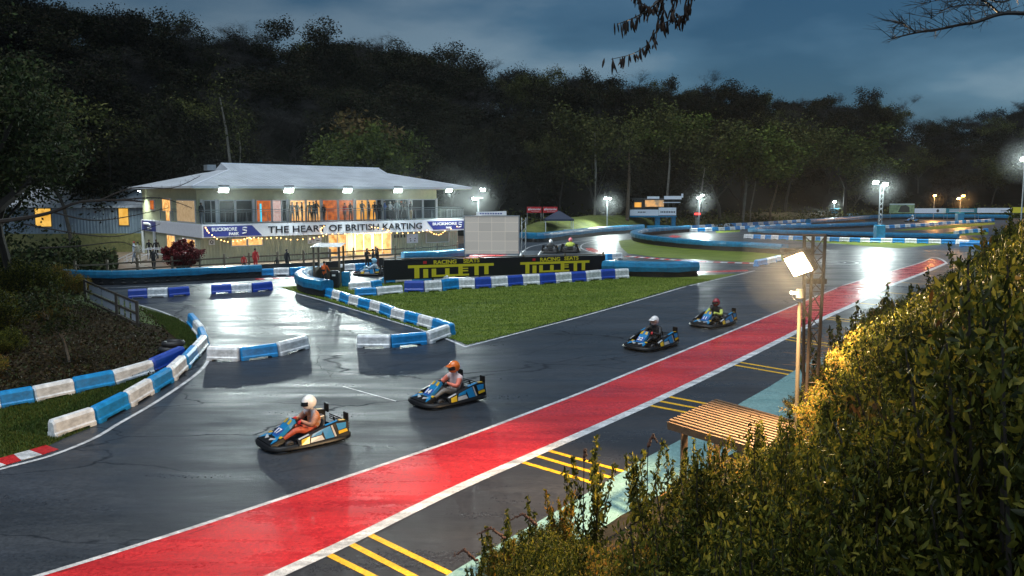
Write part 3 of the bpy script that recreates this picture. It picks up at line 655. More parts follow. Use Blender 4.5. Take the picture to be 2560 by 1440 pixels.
# roof
ov = .9; b = MB(); e0 = 6.22
E = [(-ov, -ov, e0), (BW+ov*.4, -ov, e0), (BW+ov*.4, BD+ov, e0), (-ov, BD+ov, e0)]
ra, rb_ = (4.7, BD/2, 8.35), (20.6, BD/2, 8.2); ga, gb_ = (3.6, BD/2, 7.75), (21.9, BD/2, 7.6)
g1, g2 = (4.7, BD/2-1.9, 7.72), (4.7, BD/2+1.9, 7.72); g3, g4 = (20.6, BD/2-1.9, 7.6), (20.6, BD/2+1.9, 7.6)
b.add([*E, ra, rb_, g1, g2, g3, g4], [(0, 1, 8, 5, 4, 6), (2, 3, 7, 4, 5, 9), (3, 0, 6, 7), (1, 2, 9, 8), (4, 7, 6), (5, 8, 9)])
rf = b.build('roof', ROOFM, bd)
b = MB(); b.box((BW/2-.25, -ov, e0-.09), (BW+ov*1.35, .08, .16)); b.box((-ov, BD/2, e0-.09), (.08, BD+2*ov-.1, .16)); b.box((BW+ov*.4, BD/2, e0-.09), (.08, BD+2*ov-.1, .16)); b.build('gutter', FRAMEW, rf)
b = MB(); b.bar(ra, rb_, .2, .08); b.bar(E[0], g1, .14, .06); b.bar(E[1], g3, .14, .06); b.build('ridge_cap', PALEP, rf)
b = MB(); b.box((BW/2-.25, .2, e0-.2), (BW+ov*1.2, 2.2, .04)); b.build('soffit', UPW, rf)
b = MB(); b.box((ra[0]-.3, BD/2+2.2, 8.0), (.8, 1.0, .5)); b.build('roof_vent', STEEL, rf)
# upper windows
def window(x0, x1, z0, z1, yy, pm, parent=None, fr=.07, mull=0):
    f = MB(); y = yy-.04; xm = (x0+x1)/2; zm = (z0+z1)/2
    f.box((x0+fr/2, y, zm), (fr, .1, z1-z0)); f.box((x1-fr/2, y, zm), (fr, .1, z1-z0))
    f.box((xm, y, z0+fr/2), (x1-x0-2*fr, .098, fr)); f.box((xm, y, z1-fr/2), (x1-x0-2*fr, .098, fr))
    for k in range(mull): f.box((x0+(x1-x0)*(k+1)/(mull+1), y, zm), (fr*.8, .096, z1-z0-2*fr))
    o = f.build('window', FRAMEW, parent or bd)
    MB().box((xm, yy-.012, zm), (x1-x0-2*fr+.01, .02, z1-z0-2*fr+.01)).build('pane', pm, o); return o
for p0, p1, pm, mu in ((512, 548, GLASSD, 1), (549, 590, GLASSD, 0), (591, 634, GLASSD, 0), (642, 681, L_OR, 0), (682, 706, L_PINK, 0), (706, 720, GLASSD, 0), (726, 766, L_WARM, 0), (767, 803, L_WARM, 1),
                       (807, 846, L_OR, 0), (847, 886, L_OR, 0), (890, 920, L_YEL, 0), (921, 942, L_YEL, 0), (942, 956, GLASSD, 0), (961, 1022, GLASSD, 1), (1030, 1057, GLASSD, 0), (1058, 1091, GLASSD, 0)):
    window(lx(p0, 1.36), lx(p1, 1.36), 3.25, 5.12, 1.38, pm, mull=mu)
for px_ in (508, 545, 637, 722, 805, 888, 958, 1026, 1093): MB().box((lx(px_, 1.2), 1.27, 4.2), (.2, .12, 1.95)).build('pillar', FRAMEW, bd)
b = MB(); q = lx(655, 1.2); b.box((q, 1.25, 4.05), (.14, .05, 1.5)); b.build('light_bar', L_CYAN, bd)
# left face: lit windows and door
for y0, y1, z0, z1, pm in ((8.6, 10.9, 4.15, 5.15, L_WARM), (8.9, 9.9, 3.3, 4.1, L_WARM), (13.8, 15, 4.2, 5.0, L_OR)):
    f = MB(); f.box((.06, (y0+y1)/2, (z0+z1)/2), (.1, y1-y0+.2, z1-z0+.2)); o = f.build('window', FRAMEW, bd)
    MB().box((.0, (y0+y1)/2, (z0+z1)/2), (.04, y1-y0, z1-z0)).build('pane', pm, o)
f = MB(); f.box((.06, 4.2, 4.2), (.1, 5.0, 1.9)); o = f.build('window', FRAMEW, bd); MB().box((.0, 4.2, 4.2), (.04, 4.8, 1.7)).build('pane', lit('dim_beige_room', (.3, .2, .1), (.42, .3, .17), .8), o)
for y0, y1, z0, z1, pm in ((2.0, 5.2, .9, 1.9, L_WARM), (7.6, 9.8, .3, 2.0, L_WARM)):
    f = MB(); f.box((0.03, (y0+y1)/2, (z0+z1)/2), (.1, y1-y0+.2, z1-z0+.2)); o = f.build('window', FRAMEW, bd)
    MB().box((-.03, (y0+y1)/2, (z0+z1)/2), (.04, y1-y0, z1-z0)).build('pane', pm, o)
for y0 in (BD-.4, BD-4.5): MB().box((-.1, y0, 1.1), (.2, .2, 2.2)).build('pillar', FRAMEW, bd)
# ground floor openings
yy = .86
window(lx(577, yy), lx(617, yy), 1.35, 2.02, yy, L_WARM); window(lx(618, yy), lx(657, yy), 1.35, 2.02, yy, L_WARM)
window(lx(819, yy), lx(866, yy), .1, 2.1, yy, L_WARM, mull=1); window(lx(886, yy), lx(930, yy), .1, 2.12, yy, L_WARM, mull=1); window(lx(931, yy), lx(978, yy), .1, 2.12, yy, L_WARM, mull=1)
window(lx(1064, yy), lx(1122, yy), 1.0, 1.98, yy, mat('closed_shutter', (.30, .31, .22), .5), fr=.05)
MB().box(((lx(1064, yy)+lx(1118, yy))/2, .8, 2.05), (lx(1118, yy)-lx(1064, yy), .2, .22)).build('shutter_box', UPW, bd)
def wallsign(p0, p1, z0, z1, m, nm='notice'):
    x0, x1 = lx(p0, .86), lx(p1, .86); return MB().box(((x0+x1)/2, .86, (z0+z1)/2), (x1-x0, .03, z1-z0)).build(nm, m, bd)
wallsign(522, 537, 1.55, 1.98, WHITE); b = MB(); b.ring((lx(529, .84), .835, 1.77), .11, .03, 14, 4, 'Y'); b.build('emblem', INK, bd)
wallsign(769, 804, 1.35, 1.95, WHITE); b = MB(); b.box((lx(783, .83), .835, 1.75), (.12, .01, .12)); b.build('emblem', REDP, bd)
b = MB(); b.box((lx(776, .83), .836, 1.48), (.2, .01, .07)); b.box((lx(795, .83), .836, 1.6), (.3, .01, .05)); b.build('lettering', INK, bd)
wallsign(1017, 1045, 1.05, 1.9, PALEP); b = MB()
for q, z in ((1027, 1.25), (1037, 1.25), (1026, 1.45), (1038, 1.47)): b.box((lx(q, .83), .835, z), (.13, .01, .1))
b.build('lettering', INK, bd)
b = MB()
for q in (988, 996, 1004, 1012): b.box((lx(q, .83), .88, 1.72), (.13, .04, .26))
b.build('air_grille', INK, bd)
# balcony railing
b = MB()
def rail_line(a, c, n):
    a, c = Vector(a), Vector(c)
    b.tube([a+Vector((0, 0, 1.12)), c+Vector((0, 0, 1.12))], .03, 5); b.tube([a+Vector((0, 0, .95)), c+Vector((0, 0, .95))], .018, 4); b.tube([a+Vector((0, 0, .1)), c+Vector((0, 0, .1))], .018, 4)
    for i in range(n+1):
        p = a.lerp(c, i/n); b.tube([p+Vector((0, 0, .1)), p+Vector((0, 0, .95))], .009 if i % 14 else .032, 4)
rail_line((.1, .08, 3.21), (BW, .08, 3.21), 196); rail_line((.06, .1, 3.21), (.06, 12.0, 3.21), 84); rail_line((BW, .1, 3.21), (BW, 6, 3.21), 42)
b.build('railing', mat('grey_railing', (.22, .26, .29), .4, metal=.5), bd)

# floodlight maker -------------------------------------------------
def glow(name, col, s_): return mat(name, col, .4, emit=col, es=s_)
COLD = (.86, 1.0, .96); WARMC = (1.0, .62, .26); AMB = (1.0, .48, .12)
GL_C = glow('cold_lamp_glass', COLD, 26); GL_W = glow('warm_lamp_glass', (1.0, .80, .50), 60); GL_A = glow('amber_lamp_glass', AMB, 22)
def halo(parent, loc, rad, dens):  # scattering ball added round a lamp only to give it a halo
    k = 'added_halo_volume_%d' % round(dens*1e5)
    if k not in MATS:
        m = bpy.data.materials.new(k); m.use_nodes = True; q = m.node_tree; q.nodes.remove(q.nodes['Principled BSDF']); v = q.nodes.new('ShaderNodeVolumePrincipled'); v.inputs['Density'].default_value = dens; v.inputs['Color'].default_value = (.9, .95, .95, 1); v.inputs['Anisotropy'].default_value = .2
        q.links.new(v.outputs[0], q.nodes['Material Output'].inputs['Volume']); MATS[k] = m
    return MB().ball((0, 0, 0), rad, 16, 10).build('added_halo', MATS[k], parent, loc, smooth=True)
def lamp_head(parent, loc, aim, power, col, gm, size=.34, spot=150, blend=.6, name='lamp_head', rad=.2):
    """housing + glowing glass + the light it gives off"""
    loc = Vector(loc); d = (Vector(aim)).normalized(); q = (-d).to_track_quat('Z', 'Y').to_matrix().to_4x4()
    b = MB(); b.box((0, 0, .10), (size*1.15, size*.85, .14)); b.box((0, 0, .2), (size*.6, size*.5, .1)); o = b.build(name, BLACK, parent, loc, bevel=.015); o.rotation_mode = 'QUATERNION'; o.rotation_quaternion = q.to_quaternion()
    MB().box((0, 0, .018), (size, size*.7, .022)).build('lamp_glass', gm, o)
    ld = bpy.data.lights.new('floodlight_beam', 'SPOT'); ld.energy = power; ld.color = col; ld.spot_size = R(spot); ld.spot_blend = blend; ld.shadow_soft_size = rad; ld.specular_factor = .07
    lo = bpy.data.objects.new('floodlight_beam', ld); link(lo, o); lo.location = (0, 0, -.08)
    if power > 1000: halo(o, (0, 0, -.1), 2.6, .0035)
    return o
for k, px in enumerate((565, 727, 873, 998)):
    lamp_head(bd, (lx(px, -.8), -.75, 5.95), (0, -.86, -.5), 3600, COLD, GL_C, .75, 165, .5)
lamp_head(bd, (lx(1125, -.8), -.75, 5.95), (0, -.8, -.6), 3000, COLD, GL_C, .65, 165, .5)
lamp_head(bd, (-.5, BD-1.5, 5.85), (-.4, 0, -.9), 900, COLD, GL_C, .3, 150, .8)
bl = bpy.data.lights.new('doorway_glow', 'AREA'); bl.energy = 160; bl.color = (1, .62, .3); bl.shape = 'RECTANGLE'; bl.size = 4; bl.size_y = 1.6
blo = bpy.data.objects.new('doorway_glow', bl); link(blo, bd); blo.location = (lx(930, 0), .6, 1.3); blo.rotation_euler = (R(90), 0, 0)

# strings of bulbs
BULB = mat('warm_bulb_glass', (1, .6, .2), .4, emit=(1.0, .50, .14), es=7)
def string_lights(pts, n, label):
    W_ = [P0+U*lx(p[0], -.9)+Nn*(-.9) for p in pts]; Q = []
    for w_, p in zip(W_, pts): Q.append(atY(p[0], p[1], w_.y))
    o = Q[0]; t = thing('string_lights', o, label, 'string lights', 'strings of warm bulbs')
    R3 = []
    for i in range(len(Q)-1):
        for k in range(10):
            s_ = k/10; p = Q[i].lerp(Q[i+1], s_); R3.append(p-Vector((0, 0, .0)))
    R3.append(Q[-1]); MB().tube([p-o for p in R3], .008, 3).build('cable', BLACK, t)
    for k in range(n):
        p = R3[int((len(R3)-1)*(k+.5)/n)]; MB().ball(p-o+Vector((0, 0, -.06)), .04, 8, 6).build('bulb', BULB, t)
string_lights([(513, 566), (520, 578), (540, 594), (566, 603), (600, 600), (622, 592), (630, 596)], 18, 'string of warm bulbs sagging below the clubhouse name on the left corner')
string_lights([(632, 592), (660, 595), (695, 592), (730, 598), (775, 595), (808, 588), (800, 572), (812, 562)], 20, 'string of warm bulbs hanging under the first words of the banner')
string_lights([(812, 585), (850, 582), (890, 585), (930, 584), (960, 580), (975, 574), (945, 568), (925, 566)], 18, 'string of warm bulbs over the bright glass doors')
string_lights([(975, 580), (1010, 582), (1045, 580), (1070, 574), (1085, 583), (1100, 586), (1112, 576), (1150, 562)], 18, 'string of warm bulbs below the right end of the banner')

#@@ SHED
# ------------------------------------------------------------------ low building behind the left tree
o = atY(362, 640, 82); PB_ = None
sh = thing('outbuilding', (o.x, o.y, 0), 'low pale blue outbuilding with grey roof and two yellow lit windows', 'building', rz=R(6))
b = MB(); b.box((-6.5, 4, 2.3), (13, 8, 4.6)); b.build('wall', clad('pale_blue_cladding', (.16, .21, .26), .3), sh)
b = MB(); b.box((-6.5, -.2, .9), (13, .3, 1.8)); b.build('retaining_wall', mat('mossy_wall', (.16, .15, .05), .8, var=.4), sh)
b = MB(); b.add([(-13.5, -.6, 4.3), (.6, -.6, 4.3), (.6, 4, 6.4), (-13.5, 4, 6.4), (.6, 8.6, 4.3), (-13.5, 8.6, 4.3)], [(0, 1, 2, 3), (3, 2, 4, 5), (0, 3, 5), (1, 4, 2)]); b.build('roof', ROOFM, sh)
LW = lit('amber_window', (.75, .36, .03), (.95, .55, .10), .75, 1.5)
for x0, x1, z0, z1 in ((-9.9, -8.5, 2.5, 4.2), (-2.2, -1.35, 2.6, 4.2)):
    f = MB(); f.box(((x0+x1)/2, -.03, (z0+z1)/2), (x1-x0+.16, .08, z1-z0+.16)); w_ = f.build('window', WOOD, sh); MB().box(((x0+x1)/2, -.08, (z0+z1)/2), (x1-x0, .03, z1-z0)).build('pane', LW, w_)
# handrail and steps
t = thing('stair', atY(300, 680, 70), 'short stair with pale metal handrails beside the red-leaved shrub', 'stair'); b = MB()
for k in range(6): MB_ = b.box((k*.35, 0, .1+k*.16), (.36, 1.6, .16))
b.build('step', mat('stair_concrete', (.3, .28, .25), .7), t)
b = MB()
for y in (-.8, .8): b.tube([(0, y, 1.0), (2.1, y, 1.95), (4.5, y, 1.95)], .03, 5); b.tube([(0, y, .55), (2.1, y, 1.5), (4.5, y, 1.5)], .02, 4); [b.tube([(x, y, .1), (x, y, z)], .03, 5) for x, z in ((0, 1), (1, 1.45), (2.1, 1.95), (3.3, 1.95), (4.5, 1.95))]
b.build('handrail', PALEP, t)

# marshal hut
p = at(786, 716); t = thing('marshal_hut', p, 'small timber marshal shelter with corrugated roof beside the track', 'shelter')
for x, y in ((0, 0), (1.55, 0), (0, 1.3), (1.55, 1.3)): MB().box((x, y, 1.2), (.11, .11, 2.4)).build('post', WOOD, t)
b = MB(); n = 24
for i in range(n):
    x0, x1 = -.12+1.8*i/n, -.12+1.8*(i+1)/n; z0, z1 = .02*(i % 2), .02*((i+1) % 2)
    b.add([(x0, -.25, 2.42+z0), (x1, -.25, 2.42+z1), (x1, 1.5, 2.56+z1), (x0, 1.5, 2.56+z0), (x0, -.25, 2.40+z0), (x1, -.25, 2.40+z1)], [(0, 1, 2, 3), (0, 4, 5, 1)])
b.build('roof', mat('corrugated_roof', (.5, .5, .5), .5), t); b = MB(); b.box((.78, 1.3, .55), (1.5, .05, 1.0)); b.box((.05, .65, .6), (.04, 1.2, 1.1)); b.build('side_board', WOOD, t)
b = MB(); b.box((.78, -.02, 2.0), (1.5, .05, .06)); b.build('rail', WOOD, t)
t = thing('equipment_case', at(835, 722), 'black rounded equipment case with white mark beside the marshal', 'case'); b = MB(); b.box((0, .3, .55), (.55, .4, 1.1)); b.build('case_body', BLACK, t, bevel=.12); b = MB(); b.box((-.02, .085, .8), (.2, .02, .1)); b.build('emblem', WHITE, t)
t = MB().box((0, 0, .45), (.5, .4, .9)).build('padded_post', COVER, None, at(866, 716), bevel=.05); tag(t, 'blue padded post standing on the grass just right of the hut', 'padded post')

# pale screen on a scaffold
Y = 63; a = atY(1163, 634, Y); c = atY(1296, 632, Y); t = thing('screen', (a.x, a.y, 0), 'large pale rear-lit screen panel on a dark scaffold frame', 'screen'); w_ = c.x-a.x; zt = atY(1163, 541, Y).z; zb = a.z
def scr():
    m = bpy.data.materials.new('screen_back'); m.use_nodes = True; n, l = m.node_tree.nodes, m.node_tree.links; b = n['Principled BSDF']; tcx = n.new('ShaderNodeTexCoord')
    br = n.new('ShaderNodeTexBrick'); br.inputs['Scale'].default_value = 1.0; br.inputs['Mortar Size'].default_value = .02; br.offset = 0; br.inputs['Brick Width'].default_value = 1.0; br.inputs['Row Height'].default_value = .7
    mpx = n.new('ShaderNodeMapping'); mpx.inputs['Rotation'].default_value = (R(90), 0, 0); l.new(tcx.outputs['Object'], mpx.inputs[0]); l.new(mpx.outputs[0], br.inputs['Vector'])
    br.inputs['Color1'].default_value = (.42, .38, .33, 1); br.inputs['Color2'].default_value = (.5, .45, .39, 1); br.inputs['Mortar'].default_value = (.62, .55, .46, 1)
    l.new(br.outputs[0], b.inputs['Base Color']); b.inputs['Roughness'].default_value = .25; l.new(br.outputs[0], b.inputs['Emission Color']); b.inputs['Emission Strength'].default_value = .25; return m
MB().box((w_/2, 0, (zb+zt)/2), (w_, .12, zt-zb)).build('panel', scr(), t)
b = MB(); b.box((w_/2, 0, zt+.04), (w_+.2, .2, .08)); b.box((w_/2, 0, zb-.04), (w_+.2, .2, .08)); b.box((-.05, 0, (zb+zt)/2), (.08, .2, zt-zb)); b.box((w_+.05, 0, (zb+zt)/2), (.08, .2, zt-zb))
for x in (0, w_): b.tube([(x, .3, 0), (x, .3, zb)], .05, 6); b.tube([(x, .15, zb), (x, .9, 0)], .04, 6)
for x in (w_+.25, w_+.55):
    b.tube([(x, .1, 0), (x, .1, zt-.1)], .04, 6)
for k in range(6): b.tube([(w_+.25, .1, .4+k*.6), (w_+.55, .1, .7+k*.6)], .02, 4)
b.build('scaffold_frame', STEEL, t)
a = atY(1192, 541, 66); t = thing('small_sign', a, 'small pale tilted name board above the big screen', 'sign'); MB().box((1.15, 0, .2), (2.35, .04, .36), M=Matrix.Rotation(R(-2), 4, 'Y')).build('panel', PALEP, t)
b = MB(); [b.box((.3+k*.2, -.03, .22), (.14, .01, .1)) for k in range(9)]; b.build('lettering', NAVYP, t); b = MB(); [b.tube([(x, .05, .03), (x, .05, -a.z)], .03, 5) for x in (.1, 2.2)]; b.build('post', STEEL, t)

# santander banners on the bank
for px, nm in ((1317, 'left one of the two red bank banners on the far grass bank'), (1357, 'right one of the two red bank banners, nearest the woods path')):
    a = atY(px, 532, 118); t = thing('red_banner', a, nm, 'banner', 'red banners on the grass bank')
    MB().box((1.03, 0, .42), (2.04, .04, .82)).build('panel', REDP, t); text('Santander', .40, t, upright((1.18, -.03, .50)), WINK, bold=.008); text('Consumer Finance', .15, t, upright((1.18, -.03, .17)), WINK)
    b = MB(); b.ball((.28, -.03, .46), (.11, .02, .13), 8, 6); b.build('emblem', WINK, t); b = MB(); [b.tube([(x, .05, 0), (x, .05, -1.6)], .03, 4) for x in (.05, 2.0)]; b.build('post', STEEL, t)

# gazebo
p = at(1398, 588); p.y += 1.5; t = thing('gazebo', (p.x, p.y, 0), 'navy blue pop-up gazebo with pale legs by the track', 'gazebo'); w_ = 1.95; b = MB()
b.add([(-w_, -w_, 2.2), (w_, -w_, 2.2), (w_, w_, 2.2), (-w_, w_, 2.2), (0, 0, 3.35), (-w_*1.02, -w_*1.02, 1.95), (w_*1.02, -w_*1.02, 1.95), (w_*1.02, w_*1.02, 1.95), (-w_*1.02, w_*1.02, 1.95)], [(0, 1, 4), (1, 2, 4), (2, 3, 4), (3, 0, 4), (0, 5, 6, 1), (1, 6, 7, 2), (2, 7, 8, 3), (3, 8, 5, 0)])
b.build('canopy', mat('navy_canvas', (.006, .016, .045), .6), t)
for x in (-1, 1):
    for y in (-1, 1): MB().box((x*w_*.96, y*w_*.96, 1.0), (.09, .09, 2.0)).build('leg', PALEP, t)
t = thing('small_table', (p.x+1.1, p.y-1, 0), 'small folding table under the navy gazebo', 'table'); MB().box((0, 0, .72), (.9, .5, .04)).build('table_top', PALEP, t); b = MB(); [b.tube([(x, y, 0), (x, y, .7)], .02, 4) for x in (-.4, .4) for y in (-.2, .2)]; b.build('leg_frame', STEEL, t)

# race control tower
Yt = 131; a = atY(1575, 575, Yt); t = thing('control_tower', (a.x, Yt, 0), 'raised race control cabin with white banners on blue padded pillars', 'building'); sc = Yt/F
X = lambda px: (px-1575)*sc; Z = lambda py: atY(1600, py, Yt).z
def bx2(b, x0, x1, y0, y1, dy0=0, dy1=3): b.box(((X(x0)+X(x1))/2, (dy0+dy1)/2, (Z(y0)+Z(y1))/2), (X(x1)-X(x0), dy1-dy0, Z(y0)-Z(y1)))
b = MB(); bx2(b, 1578, 1690, 520, 543, .2, 4); b.build('cabin_base', mat('dark_timber_cladding', (.03, .03, .028), .6), t)
b = MB(); bx2(b, 1580, 1612, 495, 520, .3, 4); bx2(b, 1668, 1672, 495, 520, .3, 4); bx2(b, 1612, 1668, 495, 520, 3.6, 4); b.build('cabin_wall', MATS['dark_timber_cladding'], t)
b = MB(); bx2(b, 1586, 1603, 506, 518, .25, .32); b.build('window', L_YEL, t)
b = MB(); bx2(b, 1612, 1660, 500, 517, .6, .7); b.build('window_glass', lit('control_room_light', (.2, .16, .11), (.7, .36, .12), .9, 1.2), t)
b = MB(); bx2(b, 1608, 1700, 496, 500, -.5, 4); b.build('roof', mat('dark_roof', (.05, .05, .055), .6), t)
b = MB(); bx2(b, 1615, 1645, 491, 497, -.6, -.5); bx2(b, 1657, 1700, 490, 498, -.6, -.5); bx2(b, 1574, 1645, 524, 539, 0, .08); bx2(b, 1645.3, 1689, 519, 538, -.1, 0); b.build('banner', PALEP, t)
b = MB(); [bx2(b, 1650+k*4.2, 1652.6+k*4.2, 528, 532, -.13, -.1) for k in range(9)]; [bx2(b, 1594+k*4, 1596.5+k*4, 529, 532, -.03, 0) for k in range(5)]; b.build('lettering', INK, t)
b = MB(); bx2(b, 1574, 1690, 539.5, 543, -.05, .15); bx2(b, 1638, 1650, 543, 576, .2, 1.0); bx2(b, 1679, 1689, 543, 576, .2, 1.0); b.build('padded_pillar', COVER, t)
b = MB(); bx2(b, 1702, 1706, 484, 494, 0, .3); bx2(b, 1655, 1698, 505, 507, -.4, -.3); b.build('speaker', PALEP, t)

# small red lit board
a = atY(1735, 545, 128); t = thing('signal_board', a, 'small glowing red signal board beside the woods', 'signal'); MB().box((.5, 0, .55), (1.2, .2, .9)).build('case', BLACK, t); MB().box((.5, -.12, .62), (.9, .03, .26)).build('display', mat('red_led', (.5, .02, .02), .4, emit=(1, .03, .02), es=3), t)
MB().tube([(.5, 0, .1), (.5, 0, -a.z)], .05, 5).build('post', STEEL, t)

# far advertising boards
def adv(p0, p1, y0, y1, Y, m, label, stuff=None):
    a = atY(p0, y1, Y); k = Y/F; t = thing('advertising_board', a, label, 'advertising board', 'advertising boards at the far end'); w_, h_ = (p1-p0)*k, (y1-y0)*k
    MB().box((w_/2, 0, h_/2), (w_, .06, h_)).build('panel', m, t); b = MB(); [b.tube([(w_*q, .08, 0), (w_*q, .08, -a.z)], .05, 5) for q in (.05, .95)]; b.build('post', STEEL, t)
    if stuff: stuff(t, w_, h_)
adv(2223, 2285, 509, 533, 182, mat('green_poster', (.32, .42, .2), .5, var=.7, vscale=.8), 'tall advertising board with a dark vehicle picture on a green field',
    lambda t, w, h: (MB().add([(w*.34, -.04, h*.1), (w*.82, -.04, h*.1), (w*.8, -.04, h*.6), (w*.65, -.04, h*.85), (w*.45, -.04, h*.75)], [(0, 1, 2, 3, 4)]).build('picture', mat('dark_picture', (.05, .045, .03), .5), t),
                     MB().box((w/2, -.035, h*.92), (w, .02, h*.12)).build('border', mat('white_border', (.6, .65, .6), .5), t)))
adv(2286, 2364, 521, 533, 182, PALEP, 'long white advertising board with a round dark emblem', lambda t, w, h: (MB().ball((w*.74, -.04, h*.5), (.3, .02, .35), 10, 6).build('emblem', INK, t)))
adv(2365, 2442, 521, 533, 181, mat('teal_panel', (.02, .22, .28), .5), 'teal advertising board with two white lines of writing', lambda t, w, h: [MB().box((w*.5, -.04, h*z), (w*.8, .02, h*.14)).build('lettering', WINK, t) for z in (.36, .66)])
adv(2443, 2528, 520, 532, 180, PALEP, 'white advertising board with faint grey marks beside the yellow one', lambda t, w, h: (MB().box((w*.78, -.04, h*.4), (w*.2, .02, h*.12)).build('lettering', INK, t)))
adv(2529, 2620, 518, 532, 180, YEL, 'yellow advertising board at the right edge of the picture')

#@@ MASTS
# ------------------------------------------------------------------ masts
def mast(px, pyl, pyb, label, heads, pad=None, lattice=False, Y=None, power=6000, col=COLD, gm=GL_C, aim=(0, -.75, -.65), size=.45):
    p = at(px, pyb) if Y is None else Vector(((px-1280)/F*Y, Y, G(Y))); top = atY(px, pyl, p.y).z
    t = thing('floodlight_mast', p, label, 'floodlight mast', 'lit floodlight masts')
    b = MB(); h = top-p.z
    if lattice:
        for x, y in ((-.2, -.1), (.2, -.1), (0, .22)): b.tube([(x, y, 0), (x, y, h-.1)], .035, 5)
        n = int(h/.6)
        for k in range(n): z = k*.6; b.tube([(-.2, -.1, z), (.2, -.1, z+.5)], .015, 4); b.tube([(.2, -.1, z), (0, .22, z+.5)], .015, 4)
    else: b.tube([(0, 0, 0), (0, 0, h-.05)], .07, 7)
    b.tube([(-.5, 0, h-.05), (.5, 0, h-.05)], .035, 5); b.build('pole', STEEL, t)
    if pad: MB().box((0, 0, pad[1]/2), (pad[0], pad[0], pad[1])).build('padding', COVER, t, bevel=.05)
    for dx, dz in heads: lamp_head(t, (dx, -.15, h+dz), aim, power/len(heads), col, gm, size, 160, .5)
    return t
mast(1196, 494, 600, 'twin headed floodlight mast just right of the clubhouse roof', ((-.35, -.15), (.45, .75)), Y=84, power=5000, aim=(-.2, -.8, -.6))
mast(1517, 496, 560, 'floodlight mast above the far grass bank', ((-.2, 0), (.35, -.05)), Y=122, power=4500)
mast(1746, 493, 570, 'floodlight mast right of the race control tower', ((-.15, -.1), (.35, .25)), Y=127, power=4500)
mast(2084, 505, 548, 'lowest floodlight mast on a blue padded base under the woods', ((0, 0), ), pad=(1.6, 2.4), power=3500, size=.6)
mast(2197, 461, 606, 'tall lattice floodlight mast on a blue padded base amid the track', ((-.75, .2), (.35, 0)), pad=(1.0, 2.0), lattice=True, power=4500, aim=(-.1, -.8, -.6), size=.6)
mast(2548, 392, 618, 'tallest floodlight mast at the right edge', ((-.3, -.3), (.1, .55)), power=3500, size=.45, aim=(-.6, -.6, -.5))
mast(2330, 489, 545, 'amber lamp post right of the tall lattice mast', ((0, 0), ), Y=185, power=2600, col=AMB, gm=GL_A, size=.6)
mast(2398, 492, 558, 'twin amber lamp post on a blue padded base', ((-.45, -.35), (.4, .15)), pad=(1.2, 2.0), power=2600, col=AMB, gm=GL_A, size=.6)
mast(2575, 490, 545, 'amber lamp post at the far right edge', ((0, 0), ), Y=190, power=3000, col=AMB, gm=GL_A, size=.6)

# near lattice mast with the big warm floodlight
Ym = 17.0
t = thing('near_light_mast', atY(2030, 1080, Ym), 'tall rusty lattice mast with big dazzling warm floodlight above the bushes', 'floodlight mast', rz=0); oo = t.location.copy()
def lp(px, py, dy=0): return atY(px, py, Ym+dy)-oo
b = MB(); la = [lp(2010, 1080, .25), lp(2034, 588, .25)]
legs = [(lp(2012, 1090), lp(2033, 590)), (lp(2036, 1090), lp(2063, 590)), (lp(2008, 1090, .35), lp(2011, 590, .35))]
for a, c in legs: b.tube([a, c], .035, 7)
for k in range(11):
    s0, s1 = k/11, (k+1)/11
    for i, j in ((0, 1), (1, 2)):
        p, q = (legs[i][0].lerp(legs[i][1], s0), legs[j][0].lerp(legs[j][1], s1)) if k % 2 == 0 else (legs[j][0].lerp(legs[j][1], s0), legs[i][0].lerp(legs[i][1], s1)); b.tube([p, q], .012, 4)
    b.tube([legs[0][0].lerp(legs[0][1], s1), legs[1][0].lerp(legs[1][1], s1)], .012, 4)
b.tube([lp(2008, 588, .35), lp(2066, 588)], .03, 6); b.build('lattice_pole', DSTEEL, t)
b = MB(); b.box(lp(1992, 626, .15), (.6, .3, .08)); b.build('bracket', DSTEEL, t); MB().box(lp(2040, 703, .1), (.4, .12, .1)).build('bracket', DSTEEL, t)
hl = lp(1994, 663, -.3); aim = Vector((-.62, -.56, -.36)).normalized(); q = (-aim).to_track_quat('Z', 'Y') @ Matrix.Rotation(R(-22), 3, 'Z').to_quaternion()
b = MB(); b.box((0, 0, .12), (.54, .50, .16)); b.box((0, 0, .24), (.34, .3, .12)); ho = b.build('lamp_housing', DSTEEL, t, hl, bevel=.03); ho.rotation_mode = 'QUATERNION'; ho.rotation_quaternion = q
MB().box((0, 0, .03), (.44, .40, .03)).build('lamp_glass', GL_W, ho)
ld = bpy.data.lights.new('warm_beam', 'SPOT'); ld.energy = 8000; ld.color = (1.0, .68, .36); ld.spot_size = R(176); ld.spot_blend = .25; ld.shadow_soft_size = .22
lo = bpy.data.objects.new('warm_beam', ld); link(lo, ho); lo.location = (0, 0, -.06); halo(ho, (0, 0, -.05), 1.1, .0016)
t = thing('camera_pole', atY(1992, 1080, Ym-.1), 'slim pale pole with a grey junction box and small camera left of the rusty mast', 'pole'); oo = t.location.copy()
b = MB(); b.tube([lp(1990, 1080, -.1), lp(1999, 755, -.1)], [.045, .04], 8); b.build('pole', mat('cream_pole', (.13, .105, .07), .7), t, smooth=True)
b = MB(); b.tube([lp(1999, 745, -.1), lp(1999, 722, -.1)], [.085, .07], 10); b.build('junction_box', mat('cream_box', (.30, .27, .2), .6), t, bevel=.01)
b = MB(); b.box(lp(1983, 732, -.1), (.12, .08, .06)); b.tube([lp(1983, 734, -.1), lp(1980, 742, -.1), lp(1990, 752, -.1), lp(1998, 755, -.1)], .006, 4); b.build('camera_head', WHITE, t)
